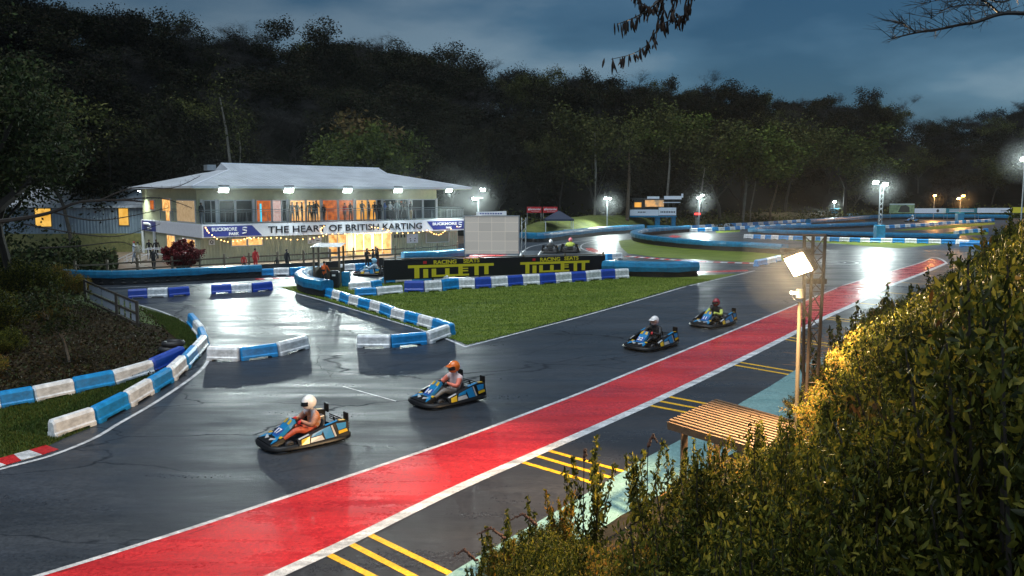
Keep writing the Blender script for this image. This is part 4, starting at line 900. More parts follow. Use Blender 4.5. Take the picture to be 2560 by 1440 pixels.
b = MB(); b.tube([lp(2007, 760, -.05), lp(2022, 795, 0)], .018, 5); b.tube([lp(2002, 800, -.05), lp(2022, 785, 0)], .014, 5); b.build('brace', WOODL, t)

# slatted shelter
zr = .78
def zat(px, py, z): d = ray(px, py); y = (CZ-z)/-d.z; return Vector((d.x*y, y, z))
Aa, Bb, Cc, Dd = zat(1671, 1052, zr), zat(1792, 998, zr), zat(2012, 1058, zr), zat(1905, 1122, zr)
gz = G(18.4)+.13
t = thing('slatted_shelter', (Aa.x, Aa.y, gz), 'brown timber shelter with a slatted flat roof beside the pit lane', 'shelter'); oo = t.location.copy()
b = MB()
for k in range(14):
    s_ = (k+.5)/14; p, q = Aa.lerp(Bb, s_)-oo, Dd.lerp(Cc, s_)-oo; b.bar(p, q, .075, .04)
b.build('roof_slats', WOODL, t)
b = MB(); dn = Vector((0, 0, -.085))
for p, q in ((Aa, Bb), (Dd, Cc), (Aa.lerp(Dd, .5), Bb.lerp(Cc, .5))): b.bar(p-oo+dn, q-oo+dn, .06, .11)
b.bar(Aa-oo+Vector((0, 0, -.1)), Dd-oo+Vector((0, 0, -.1)), .05, .16); b.bar(Bb-oo+Vector((0, 0, -.1)), Cc-oo+Vector((0, 0, -.1)), .05, .16); b.build('roof_frame', WOODL, t)
for s1, s2 in ((.1, .15), (.1, .85), (.8, .15), (.8, .85)):
    p = Aa.lerp(Bb, s2).lerp(Dd.lerp(Cc, s2), s1)-oo; MB().box((p.x, p.y, (zr-gz-.16)/2), (.13, .13, zr-gz-.16)).build('post', WOODL, t)
MB().box(((Bb-oo)+(Cc-oo))/2+Vector((-.15, -.15, -1.35)), (2.2, .3, .05), rz=math.atan2((Cc-Bb).y, (Cc-Bb).x)).build('bench_seat', WOODL, t)

#@@ HILL
# ------------------------------------------------------------------ hillside and woods
def base_d(px): return float(np.interp(px, [-600, 0, 500, 1000, 1350, 1600, 1800, 2000, 2200, 2600, 3200], [70, 86, 96, 104, 124, 138, 144, 172, 192, 200, 200]))
def ridge_d(px): return base_d(px)+float(np.interp(px, [-600, 0, 1000, 2600], [50, 58, 62, 68]))
def sky_y(px): return float(np.interp(px, [-600, 0, 250, 400, 700, 900, 1100, 1300, 1500, 1700, 1900, 2100, 2230, 2320, 2450, 2560, 3200], [20, 25, 50, 90, 105, 118, 150, 190, 215, 228, 245, 262, 268, 300, 285, 262, 240]))
def hill_z(x, y):
    if y < 10: return 0
    px = 1280+F*x/y; bd_, rd = base_d(px), ridge_d(px); th = 9.5
    if y < bd_: return 0
    zr_ = CZ+(485-sky_y(px))/F*rd-th
    k = min(1, (y-bd_)/(rd-bd_)); s_ = k*k*(3-2*k)*.6+k*.4
    return max(0, zr_*s_)
nx, ny = 90, 26; hv = []; hf = []
for i in range(nx+1):
    px = -700+i*(3400+700)/nx; b0, r0 = base_d(px)-4, ridge_d(px)
    for j in range(ny+1):
        y = b0+(r0+60-b0)*j/ny; x = (px-1280)/F*y; hv.append((x, y, hill_z(x, y)-.25+(math.sin(x*.31+y*.2)+math.sin(y*.43-x*.11))*.3*min(1, j/4)))
for i in range(nx):
    for j in range(ny): hf.append((i*(ny+1)+j, (i+1)*(ny+1)+j, (i+1)*(ny+1)+j+1, i*(ny+1)+j+1))
hb = MB(); hb.add(hv, hf)
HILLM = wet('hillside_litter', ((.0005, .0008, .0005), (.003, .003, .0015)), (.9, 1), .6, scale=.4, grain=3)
h_ = hb.build('hillside', HILLM, smooth=True, sharp=False); h_['kind'] = 'structure'
# low grassy banks along the far track
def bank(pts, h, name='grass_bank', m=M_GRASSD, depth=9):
    P = smoothline([at(*p) for p in pts], 4); vs = []; fs = []; K = 8
    for i, p in enumerate(P):
        e_ = math.sin(math.pi*min(1, max(0, i/(len(P)-1))))**.4
        for j in range(K+1):
            s_ = j/K; vs.append((p.x*(1+depth*s_/p.y), p.y+depth*s_, h*e_*math.sin(s_*math.pi*.62)+rnd.uniform(-.1, .1)*(j > 0)-.02))
    for i in range(len(P)-1):
        for j in range(K): fs.append((i*(K+1)+j, (i+1)*(K+1)+j, (i+1)*(K+1)+j+1, i*(K+1)+j+1))
    b = MB(); b.add(vs, fs); o = b.build(name, m, smooth=True, sharp=False); o['kind'] = 'structure'
bank([(1300, 592), (1400, 588), (1500, 583), (1580, 578), (1640, 574)], 2.4, m=wet('bank_grass', ((.05, .07, .01), (.15, .17, .035)), (.6, .9), 1, scale=.6, grain=8))
bank([(1690, 571), (1780, 566), (1900, 560), (2000, 555), (2100, 549)], 2.0, m=wet('bank_bracken', ((.03, .028, .01), (.12, .075, .025)), (.6, .9), 1, scale=.6, grain=8))

def leafmesh(name, pos, size, m, seed=0, asp=1.6, droop=0, fold=False):
    """cloud of leaf quads at positions pos (n x 3)"""
    g = np.random.default_rng(seed); n = len(pos); pos = np.asarray(pos, float)
    d = g.normal(size=(n, 3)); d[:, 2] -= droop; d /= np.linalg.norm(d, axis=1)[:, None]
    e_ = g.normal(size=(n, 3)); e_ -= (e_*d).sum(1)[:, None]*d; e_ /= np.linalg.norm(e_, axis=1)[:, None]
    s_ = size*g.uniform(.45, 1.5, n)[:, None]; d = d*s_*asp*.5; w = e_*s_*.5
    if fold:
        nn = np.cross(d, w); nn /= np.linalg.norm(nn, axis=1)[:, None]; f = nn*s_*.16
        v = np.stack([pos-d, pos-d*.25+w*.95+f, pos+d*.45+w*.62+f*.7, pos+d, pos+d*.45-w*.62+f*.7, pos-d*.25-w*.95+f], 1).reshape(-1, 3)
        me = bpy.data.meshes.new(name); me.vertices.add(6*n); me.vertices.foreach_set('co', v.ravel()); me.loops.add(8*n)
        me.loops.foreach_set('vertex_index', (np.arange(n)[:, None]*6+np.array([0, 1, 2, 3, 0, 3, 4, 5])[None]).ravel()); me.polygons.add(2*n); me.polygons.foreach_set('loop_start', np.arange(2*n)*4); me.polygons.foreach_set('loop_total', np.full(2*n, 4))
        me.update(calc_edges=True); me.materials.append(m); return me
    v = np.stack([pos-d, pos+w*.9, pos+d, pos-w*.9], 1).reshape(-1, 3)
    me = bpy.data.meshes.new(name); me.vertices.add(4*n); me.vertices.foreach_set('co', v.ravel())
    me.loops.add(4*n); me.loops.foreach_set('vertex_index', np.arange(4*n)); me.polygons.add(n); me.polygons.foreach_set('loop_start', np.arange(n)*4); me.polygons.foreach_set('loop_total', np.full(n, 4))
    me.update(calc_edges=True); me.materials.append(m); return me
def grow(seed, h, spread, depth=4, r0=.2, lean=0, first=.35, kids=(3, 5), up=.35):
    """branch skeleton: list of (points, radii), tips"""
    g = random.Random(seed); segs = []; tips = []
    def br(p, d, ln, r, lev):
        pts = [p]; rr = [r]; n = 4; dd = d.copy()
        for i in range(n):
            dd = (dd+Vector((g.gauss(0, .12), g.gauss(0, .12), g.gauss(0, .08)+(.05 if lev else 0)))).normalized(); p = p+dd*ln/n; pts.append(p); rr.append(r*(1-.62*(i+1)/n))
        segs.append((pts, rr, lev)); tips.append((pts[-1], lev))
        if lev < depth:
            k = g.randint(*kids)+(2 if lev == 0 else 0)
            for _ in range(k):
                t_ = g.uniform(first if lev == 0 else .2, 1.0); i = min(n-1, int(t_*n)); q = pts[i].lerp(pts[i+1], t_*n-i)
                a = g.uniform(0, 6.283); ax = Vector((math.cos(a), math.sin(a), g.uniform(-.1, .9)*up*2)).normalized()
                nd = (dd*.55+ax*spread).normalized(); br(q, nd, ln*g.uniform(.42, .68)*(1.15-.4*t_ if lev == 0 else 1), rr[i]*.55, lev+1)
    br(Vector((0, 0, -.3)), Vector((lean, 0, 1)).normalized(), h*.72, r0, 0); return segs, tips
def tree_proto(seed, h, leaf_m, bark_m, nleaf=2500, lsize=.35, spread=.9, clump=.9, depth=3, r0=.18, bare=False, first=.35, twigw=.02, lean=0):
    segs, tips = grow(seed, h, spread, depth, r0, lean, first)
    b = MB(); tw_ = MB()
    for pts, rr, lev in segs:
        if lev <= 1: b.tube(pts, rr, 6 if lev == 0 else 4, cap=False)
        else:
            for i in range(len(pts)-1):
                a, c = pts[i], pts[i+1]; w = max(twigw, rr[i]*.8); s1 = Vector((w, 0, 0)); s2 = Vector((0, w, 0)); tw_.add([a-s1, a+s1, c], [(0, 1, 2)]); tw_.add([a-s2, a+s2, c], [(0, 1, 2)])
    tm = bpy.data.meshes.new('trunk'); tm.from_pydata([tuple(p) for p in b.v], [], b.f); tm.materials.append(bark_m)
    g = np.random.default_rng(seed)
    k = len(tw_.v); mesh2 = None
    T = np.array([tuple(p) for p, lv in tips if lv >= depth-1 and p.z > h*.15])
    if not bare:
        idx = g.integers(0, len(T), nleaf); pos = T[idx]+g.normal(0, clump*.45, (nleaf, 3)); lm = leafmesh('crown', pos, lsize, leaf_m, seed)
    else:
        # fine twig fans at the tips
        idx = g.integers(0, len(T), nleaf)
        for i in idx:
            a = Vector(T[i]); d = Vector(g.normal(0, .55, 3)); d.z = abs(d.z)*.9+.15; c = a+d*clump*float(g.uniform(.6, 1.5)); w = twigw*.55; s1 = Vector((w, 0, 0)).cross(d.normalized()).normalized()*w if abs(d.normalized().x) < .95 else Vector((0, w, 0))
            a0 = a+Vector(g.normal(0, .3*clump, 3)); tw_.add([a0-s1, a0+s1, c], [(0, 1, 2)])
    if len(tw_.v):
        mesh2 = bpy.data.meshes.new('branches'); mesh2.from_pydata([tuple(p) for p in tw_.v], [], tw_.f); mesh2.materials.append(bark_m)
    parts = [('trunk', tm)]
    if bare: parts.append(('crown', mesh2))
    else: parts += [('branches', mesh2), ('crown', lm)] if mesh2 else [('crown', lm)]
    return parts
def plant_tree(parts, loc, s_, rz, name, label, group, cat='tree', sz=None):
    t = bpy.data.objects.new(name, None); t.empty_display_size = .3; COL.objects.link(t); t.location = loc; t.rotation_euler = (0, 0, rz); t.scale = (s_, s_, sz or s_)
    tag(t, label, cat, group)
    for n_, me in parts: o = bpy.data.objects.new(n_, me); COL.objects.link(o); o.parent = t
    return t
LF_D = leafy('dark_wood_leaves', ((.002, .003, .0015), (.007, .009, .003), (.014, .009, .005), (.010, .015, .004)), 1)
LF_O = leafy('olive_leaves', ((.016, .02, .005), (.042, .05, .010), (.08, .075, .02)), .8)
LF_G = leafy('fresh_green_leaves', ((.02, .035, .006), (.05, .072, .010), (.11, .13, .022)), .8)
LF_N = leafy('near_tree_leaves', ((.006, .010, .003), (.014, .024, .006), (.03, .045, .010), (.035, .03, .01)), .8)
LF_R = leafy('rust_leaves', ((.035, .025, .008), (.08, .05, .015), (.06, .055, .015)), .8)
DBARK = mat('dark_wood_bark', (.008, .007, .006), .95)
GBARK = mat('grey_wood_bark', (.05, .043, .034), .9, var=.4)
pr_bare = [tree_proto(s_, 12, None, DBARK, 5200, 0, .95, .8, 4, .16, bare=True, twigw=.024, first=.2) for s_ in (11, 12, 13)]
pr_dark = [tree_proto(s_, 12, LF_D, DBARK, 11000, .19, .95, 1.25, 3, .18, first=.12) for s_ in (21, 22, 23)]
pr_olive = [tree_proto(s_, 12, LF_O, GBARK, 6500, .17, .75, 1.0, 3, .15, first=.3) for s_ in (31, 32)]
pr_green = [tree_proto(s_, 11, LF_G, BARK, 12000, .18, 1.0, .95, 3, .2, first=.18) for s_ in (41, 42)]
pr_rust = [tree_proto(s_, 11, LF_R, BARK, 5000, .22, .9, 1.0, 3, .17, first=.2) for s_ in (51, )]
cnt = 0
# ridge trees against the sky
for i in range(96):
    px = -260+i*(2900+0)/96+rnd.uniform(-14, 14); r = ridge_d(px)+rnd.uniform(-4, 6); x = (px-1280)/F*r; z = hill_z(x, r)
    bare = rnd.random() < .72; p = rnd.choice(pr_bare if bare else pr_dark)
    plant_tree(p, (x, r, z-1.8), rnd.uniform(.85, 1.15), rnd.uniform(0, 6.28), 'bare_tree' if bare else 'woodland_tree',
               'bare twiggy tree on the ridge, dark against the dusk sky' if bare else 'dark leafy tree on the ridge line between bare ones', 'ridge trees' if bare else 'leafy ridge trees', sz=rnd.uniform(.62, .95))
# slope trees
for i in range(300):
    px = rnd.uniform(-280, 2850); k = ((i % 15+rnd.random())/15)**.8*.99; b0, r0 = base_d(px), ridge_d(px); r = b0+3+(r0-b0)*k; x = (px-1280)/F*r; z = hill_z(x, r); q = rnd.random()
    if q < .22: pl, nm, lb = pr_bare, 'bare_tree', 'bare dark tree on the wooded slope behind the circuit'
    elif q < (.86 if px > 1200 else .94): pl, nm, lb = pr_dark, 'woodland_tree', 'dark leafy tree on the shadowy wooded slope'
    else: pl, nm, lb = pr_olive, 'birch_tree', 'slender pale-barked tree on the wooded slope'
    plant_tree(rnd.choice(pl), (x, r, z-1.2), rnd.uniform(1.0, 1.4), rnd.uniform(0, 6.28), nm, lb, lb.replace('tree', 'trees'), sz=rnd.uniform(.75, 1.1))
# distinct trees at the foot of the woods
def special(px, Y, top, pl, nm, lb, wide=1.0, k=0):
    x = (px-1280)/F*Y; z = hill_z(x, Y)-.3; H = atY(px, top, Y).z-z; s_ = H/(10.6 if px < 1200 else 12.2); t = plant_tree(pl[k % len(pl)], (x, Y, z), s_*wide, rnd.uniform(0, 6.28), nm, lb, None, sz=s_); return t
special(930, 100, 285, pr_green, 'broadleaf_tree', 'rounded green tree rising behind the clubhouse roof', 1.25)
special(985, 103, 300, pr_rust, 'broadleaf_tree', 'rust tinged tree behind the right half of the clubhouse roof', 1.2)
special(860, 99, 330, pr_green, 'broadleaf_tree', 'low green tree behind the middle of the clubhouse roof', 1.0, 1)
special(2110, 184, 305, pr_green, 'broadleaf_tree', 'round yellow-green tree above the lowest floodlight mast', 1.35, 1)
special(1640, 150, 268, pr_green, 'broadleaf_tree', 'rounded green tree behind the race control tower', 1.2, 1)
special(1850, 156, 262, pr_green, 'broadleaf_tree', 'large green crown above the reddish leaning trunk', 1.3)
special(1960, 176, 300, pr_olive, 'broadleaf_tree', 'tall olive tree left of the round yellow-green tree', 1.3)
special(1800, 148, 265, pr_olive, 'broadleaf_tree', 'broad olive tree above the mast right of the control tower', 1.3, 1)
special(1680, 146, 265, pr_olive, 'broadleaf_tree', 'wispy olive tree above the race control tower', 1.1)
special(1490, 134, 255, pr_olive, 'birch_tree', 'tall pale-trunked birch left of the bank floodlight', 1.0, 1)
special(300, 82, 330, pr_dark, 'woodland_tree', 'dark bushy tree behind the outbuilding roof', 1.2)
special(180, 80, 300, pr_olive, 'woodland_tree', 'olive tree behind the outbuilding at the left', 1.2)
def lone_trunk(px0, py0, px1, py1, Y, m, lb, r=.13):
    a, c = atY(px0, py0, Y), atY(px1, py1, Y); base = Vector((a.x, Y, max(0, hill_z(a.x, Y)))); t = thing('slender_tree', base, lb, 'tree')
    mid = (a+c)/2+Vector((.15, 0, 0)); MB().tube([Vector((0, 0, -.3)), a-base, mid-base, c-base], [r*1.1, r, r*.8, r*.35], 6).build('trunk', m, t, smooth=True)
    b = MB(); g = random.Random(int(px0))
    for k in range(12):
        s_ = g.uniform(.45, 1); p = a.lerp(c, s_)-base; d = Vector((g.gauss(0, 1), g.gauss(0, 1), g.uniform(.3, 1.2))); q = p+d*g.uniform(.6, 1.5)
        b.tube([p, q], [.025, .008], 3, cap=False)
        for _ in range(4): b.tube([p.lerp(q, .6), q+Vector((g.gauss(0, .6), g.gauss(0, .6), g.gauss(.2, .5)))], [.012, .005], 3, cap=False)
    b.build('branches', DBARK, t)
    pos = [(c-base)+Vector((g.gauss(0, 1.1), g.gauss(0, 1.1), g.gauss(-.6, 1.6))) for _ in range(500)]; lm = leafmesh('crown', [tuple(p) for p in pos], .2, LF_O, int(px0)); o = bpy.data.objects.new('crown', lm); link(o, t)
lone_trunk(576, 412, 548, 236, 97, BIRCH, 'pale bare trunk leaning left above the clubhouse roof', .16)
lone_trunk(600, 412, 596, 330, 98, BIRCH, 'short pale trunk right of the leaning one above the roof', .12)
lone_trunk(1487, 540, 1487, 330, 128, BIRCH, 'straight pale trunk left of the bank floodlight', .24)
lone_trunk(1568, 548, 1573, 340, 130, WOODL, 'thick reddish trunk left of the control tower', .3)
lone_trunk(1668, 490, 1675, 340, 140, BIRCH, 'forked pale trunk rising behind the control tower', .2)
lone_trunk(1740, 540, 1762, 420, 140, BIRCH, 'leaning pale trunk behind the mast right of the tower', .2)
lone_trunk(1858, 540, 1868, 400, 150, BIRCH, 'pale yellow trunk above the far striped barrier', .24)
lone_trunk(1926, 525, 1948, 440, 158, WOODL, 'reddish leaning trunk right of the pale yellow one', .22)
lone_trunk(1876, 525, 1895, 410, 152, BIRCH, 'thin leaning trunk between the yellow and the reddish ones', .12)
lone_trunk(1400, 500, 1412, 400, 132, BARK, 'dark leaning trunk above the navy gazebo', .16)
ug = []; g = np.random.default_rng(15)
for i in range(52000):
    px = g.uniform(-280, 2650); r = ridge_d(px)+g.normal(0, 5); x = (px-1280)/F*r; ug.append((x, r, hill_z(x, r)+abs(g.normal(0, 2.4))))
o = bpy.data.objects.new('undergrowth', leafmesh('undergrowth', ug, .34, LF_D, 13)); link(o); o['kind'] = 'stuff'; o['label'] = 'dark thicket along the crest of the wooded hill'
# undergrowth at the foot of the woods
ug = []
g = np.random.default_rng(5)
for i in range(15000):
    px = g.uniform(1240, 2620); r = base_d(px)-2+abs(g.normal(0, 5)); x = (px-1280)/F*r; ug.append((x, r, hill_z(x, r)+abs(g.normal(0, .6))))
o = bpy.data.objects.new('undergrowth', leafmesh('undergrowth', ug, .32, LF_O, 3)); link(o); o['kind'] = 'stuff'; o['label'] = 'olive and brown undergrowth along the foot of the woods'
ug = []
for i in range(15000):
    px = g.uniform(-300, 290); r = g.uniform(58, 76)+ (px < 150)*-8; x = (px-1280)/F*r; ug.append((x, r, abs(g.normal(0, .5))*(1.6 if px < 200 else .7)))
o = bpy.data.objects.new('undergrowth', leafmesh('undergrowth', ug, .2, LF_N, 4)); link(o); o['kind'] = 'stuff'; o['label'] = 'green hedge growth behind the long blue tyre wall at the left'

#@@ NEARTREES
# ------------------------------------------------------------------ big tree on the left
pr_big = tree_proto(71, 15, LF_N, BARK, 26000, .13, 1.05, 1.0, 5, .62, first=.16, twigw=.012)
plant_tree(pr_big, (-25.2, 40, G(40)-.2), 1.0, .6, 'broadleaf_tree', 'big dark tree with a thick trunk at the left edge', None)
pr_big2 = tree_proto(74, 13, LF_N, BARK, 16000, .12, 1.1, 1.1, 5, .3, first=.1, twigw=.012)
plant_tree(pr_big2, (-30.5, 47, G(47)-.2), 1.15, 2.2, 'broadleaf_tree', 'second dark tree, behind the thick trunk at the left edge', None)
plant_tree(tree_proto(77, 11, LF_N, BARK, 9000, .11, 1.2, .8, 5, .3, first=.15, twigw=.010), (-28.0, 47, G(47)-.2), 1.0, 4.4, 'broadleaf_tree', 'thin twigged tree behind the thick trunk, nearest the outbuilding', None)
pr_sap = tree_proto(81, 3.3, LF_N, BIRCH, 2600, .07, 1.0, .35, 3, .06, first=.3, twigw=.008)
plant_tree(pr_sap, at(176, 905), 1.0, 1, 'sapling', 'pale stemmed sapling on the dark earth bank at the left', None)
def shrub_proto(seed, m, n=16000, ls=.032, up=1.0, nst=70):
    g = np.random.default_rng(seed); pos = []; b = MB()
    for k in range(nst):
        a = g.uniform(0, 6.283); rr = g.uniform(.05, .95); tip = Vector((math.cos(a)*rr, math.sin(a)*rr, (1.02-.45*rr*rr)*g.uniform(.6, 1.15)*up)); base = Vector((math.cos(a)*rr*.25, math.sin(a)*rr*.25, -.1)); mid = base.lerp(tip, .5)+Vector((math.cos(a)*.12, math.sin(a)*.12, .08))
        P = [base, mid, tip]; b.tube(P, [.014, .009, .003], 4, cap=False)
        for j in range(n//nst):
            s_ = g.uniform(.15, 1)**.7; p = base.lerp(mid, s_*2) if s_ < .5 else mid.lerp(tip, s_*2-1); w_ = .085*(1.12-s_)+.03; pos.append((p.x+g.normal(0, w_), p.y+g.normal(0, w_), p.z+g.normal(0, w_*.6)))
    me = bpy.data.meshes.new('stems'); me.from_pydata([tuple(p) for p in b.v], [], b.f); me.materials.append(BARK)
    return [('stems', me), ('foliage', leafmesh('foliage', pos, ls*.6, m, seed, 2.6, fold=True))]
LF_S = leafy('shrub_leaves', ((.008, .014, .003), (.026, .036, .006), (.075, .088, .012), (.22, .19, .028)), .52, .42)
LF_S2 = leafy('yellowing_shrub_leaves', ((.03, .035, .006), (.10, .11, .016), (.24, .18, .03), (.34, .15, .03)), .55, .45)
LF_RED = leafy('red_maple_leaves', ((.05, .004, .006), (.14, .008, .012), (.22, .02, .02)), .5)
def shoot_proto(seed, m, nst=7):
    g = np.random.default_rng(seed); pos = []; b = MB()
    for k in range(nst):
        a = g.uniform(0, 6.283); rr = g.uniform(.05, .55); tip = Vector((math.cos(a)*rr, math.sin(a)*rr, g.uniform(.6, 1.1))); base = Vector((math.cos(a)*rr*.2, math.sin(a)*rr*.2, -.1)); mid = base.lerp(tip, .5)+Vector((g.normal(0, .04), g.normal(0, .04), .03))
        b.tube([base, mid, tip], [.012, .008, .003], 4, cap=False)
        for j in range(34):
            s_ = .18+.82*j/34; p = base.lerp(mid, s_*2) if s_ < .5 else mid.lerp(tip, s_*2-1); w_ = .045*(1.3-s_)+.008
            for _ in range(5): pos.append((p.x+g.normal(0, w_), p.y+g.normal(0, w_), p.z+g.normal(0, .015)))
    me = bpy.data.meshes.new('stems'); me.from_pydata([tuple(p) for p in b.v], [], b.f); me.materials.append(BARK)
    return [('stems', me), ('foliage', leafmesh('foliage', pos, .027, m, seed, 2.8, fold=True))]
SHT = [shoot_proto(s_, LF_S2 if s_ == 133 else LF_S) for s_ in (131, 132, 133, 134)]
SH = [shrub_proto(s_, LF_S) for s_ in (101, 102, 103, 104)]; SHF = [shrub_proto(s_, m_, 46000, .020, 1.0, 110) for s_, m_ in ((151, LF_S), (152, LF_S), (153, LF_S2))]; SH2 = [shrub_proto(s_, LF_S2, 11000) for s_ in (111, 112)]; SH3 = [shrub_proto(141, leafy('brown_shrub_leaves', ((.02, .012, .005), (.08, .04, .012), (.05, .06, .012), (.20, .12, .03)), .55, .4), 9000)]
pm = shrub_proto(121, LF_RED, 12000, .07, 1.0)
plant_tree(pm, atY(458, 668, 60), 1.75, 0, 'red_shrub', 'rounded dark red maple shrub in front of the clubhouse', None, 'shrub', sz=1.75)
for k, (px, py, s_, lb) in enumerate(((60, 760, 2.2, 'dense dark shrub at the foot of the thick left trunk'), (150, 740, 1.6, 'green shrub at the near end of the long blue tyre wall'), (-30, 850, 2.2, 'dark shrub at the left picture edge above the earth bank'),
                              (120, 800, 1.1, 'small leafy shrub left of the dark trellis fence'), (20, 880, .9, 'low dark shrub on the earth bank'), (-60, 950, 1.2, 'low shrub at the left edge by the outer barrier row'),
                              (-90, 700, 2.8, 'tall shrub beyond the left edge of the tyre wall'), (200, 735, 1.0, 'little green shrub just below the long tyre wall'))):
    plant_tree([SH, SH2][k % 2][k % 2], at(px, py), s_, k, 'shrub', lb, None, 'shrub')
# leaf litter and low plants on the dark bank
g = np.random.default_rng(9); ug = []
for i in range(16000):
    px, py = g.uniform(-200, 420), g.uniform(760, 990)
    if py > 1005-px*.16 or px > 340+(py-760)*1.2: continue
    p = at(px, py); ug.append((p.x, p.y, p.z+.02+abs(g.normal(0, .07))))
o = bpy.data.objects.new('leaf_litter', leafmesh('leaf_litter', ug, .07, leafy('litter_leaves', ((.015, .012, .006), (.05, .03, .012), (.03, .045, .012)), .6), 3)); link(o); o['kind'] = 'stuff'; o['label'] = 'damp leaf litter and low weeds on the dark bank'
# grass blades
def blades(name, poly, n, seed, m, h=.06, label=''):
    P = [at(*p) for p in poly]; xs_ = [p.x for p in P]; ys_ = [p.y for p in P]; g = np.random.default_rng(seed); pts_ = []
    def inside(x, y):
        c = False; j = len(P)-1
        for i in range(len(P)):
            if (P[i].y > y) != (P[j].y > y) and x < (P[j].x-P[i].x)*(y-P[i].y)/(P[j].y-P[i].y)+P[i].x: c = not c
            j = i
        return c
    while len(pts_) < n:
        x, y = g.uniform(min(xs_), max(xs_)), g.uniform(min(ys_), max(ys_))
        if inside(x, y): pts_.append((x, y, G(y)+.008))
    p = np.array(pts_); a = g.uniform(0, 6.283, n); w = .016; hh = h*g.uniform(.5, 1.3, n)
    d = np.stack([np.cos(a)*w, np.sin(a)*w, np.zeros(n)], 1); u = np.stack([g.normal(0, .03, n), g.normal(0, .03, n), hh], 1)
    v = np.stack([p-d, p+d, p+u], 1).reshape(-1, 3); me = bpy.data.meshes.new(name); me.vertices.add(3*n); me.vertices.foreach_set('co', v.ravel()); me.loops.add(3*n); me.loops.foreach_set('vertex_index', np.arange(3*n))
    me.polygons.add(n); me.polygons.foreach_set('loop_start', np.arange(n)*3); me.polygons.foreach_set('loop_total', np.full(n, 3)); me.update(calc_edges=True); me.materials.append(m)
    o = bpy.data.objects.new(name, me); link(o); o['kind'] = 'stuff'; o['label'] = label
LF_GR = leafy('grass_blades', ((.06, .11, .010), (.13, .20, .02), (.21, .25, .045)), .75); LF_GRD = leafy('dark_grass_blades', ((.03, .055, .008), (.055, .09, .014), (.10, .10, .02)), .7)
blades('grass', [(705, 720), (960, 797), (1140, 853), (1170, 864), (1225, 851), (1500, 777), (1790, 700), (1570, 692), (1000, 702), (880, 708)], 60000, 1, LF_GR, .07, 'short wet green grass of the triangular island')
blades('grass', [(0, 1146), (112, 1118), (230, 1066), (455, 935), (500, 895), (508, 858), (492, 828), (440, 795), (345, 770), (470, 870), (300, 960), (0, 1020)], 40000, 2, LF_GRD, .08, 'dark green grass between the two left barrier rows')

#@@ BANK
# ------------------------------------------------------------------ planted bank in front of the camera
BD0 = Vector((1.3, 16.5)); bdir = Vector((.68, .733)).normalized(); bn = Vector((bdir.y, -bdir.x))
def bank_s(x, y): return (Vector((x, y))-BD0).dot(bn)
def bank_z(x, y):
    s_ = bank_s(x, y); l_ = (Vector((x, y))-BD0).dot(bdir); k = .60+.03*max(-5, min(13, l_))
    return G(y)+(max(0, s_)*k if s_ < 9 else 9*k+(s_-9)*.12)
vs = []; fs = []; n1, n2 = 46, 18
for i in range(n1+1):
    for j in range(n2+1):
        p = BD0+bdir*(-22+i*1.9)+bn*(-.2+j*1.4); vs.append((p.x, p.y, bank_z(p.x, p.y)-.05+(rnd.uniform(-.12, .12) if j else -.05)))
for i in range(n1):
    for j in range(n2): fs.append((i*(n2+1)+j, (i+1)*(n2+1)+j, (i+1)*(n2+1)+j+1, i*(n2+1)+j+1))
b = MB(); b.add(vs, fs); o = b.build('embankment', P_EARTH, smooth=True, sharp=False); o['kind'] = 'structure'
sil = lambda px: float(np.interp(px, [1060, 1130, 1180, 1260, 1330, 1400, 1450, 1500, 1560, 1620, 1680, 1740, 1800, 1900, 1960, 1985, 2010, 2060, 2108, 2150, 2185, 2230, 2268, 2292, 2334, 2369, 2400, 2421, 2455, 2536, 2900],
                                 [1540, 1460, 1410, 1345, 1295, 1270, 1290, 1345, 1380, 1375, 1300, 1200, 1150, 1090, 1025, 990, 900, 830, 795, 780, 752, 748, 742, 732, 706, 674, 648, 626, 592, 545, 505]))
gs = random.Random(31); ns = 0
for i in range(-14, 44):
    for j in range(0, 13):
        l_, s_ = i*1.15+gs.uniform(-.4, .4), .35+j*1.02+gs.uniform(-.3, .3); p = BD0+bdir*l_+bn*s_
        if p.y < 1.5 or math.hypot(p.x, p.y) < 3.2: continue
        gz_ = bank_z(p.x, p.y); px, py = proj((p.x, p.y, gz_+.4))
        if px < 1000 or px > 2900 or py > 1900: continue
        if s_ < 2.4 and p.y < 22 and 1600 < px < 1960: continue        # clear round the shelter
        # highest allowed top so that the crown stays under the hedge outline
        ok = 0
        for H in (3.0, 2.6, 2.2, 1.9, 1.6, 1.35, 1.1, .9, .7, .55):
            rr = max(.5, H*.62)
            if all((lambda q: q[1] > sil(q[0])+4)(proj((p.x+dx*rr, p.y, gz_+H*(1-.3*abs(dx))))) for dx in (-1, 0, 1)): ok = H; break
        if not ok: continue
        warm = 1880 < px < 2180 and py < 1200
        pl = gs.choice(SH2 if (warm or gs.random() < .08) else SH3 if gs.random() < .06 else SH); H = ok*gs.uniform(.78, 1.0); rr = max(.75, H*.62); dc_ = math.hypot(p.x, p.y, CZ-gz_-H)
        if pl is not SH3[0] and (rr > 1.0 or dc_ < 9): pl = SHF[2] if pl in SH2 else SHF[gs.randint(0, 1)]
        plant_tree(pl, (p.x, p.y, gz_-.08), rr*gs.uniform(.8, 1.15), gs.uniform(0, 6.28), 'shrub', 'yellowing leafy shrub on the planted bank by the pit lane' if pl in SH2 or pl is SHF[2] else 'brownish leafy shrub on the planted bank by the pit lane' if pl in SH3 else 'green leafy shrub on the planted bank by the pit lane',
                   'yellowing shrubs on the bank' if pl in SH2 or pl is SHF[2] else 'brownish shrubs on the bank' if pl in SH3 else 'green shrubs on the bank', 'shrub', sz=H); ns += 1
ns = 0
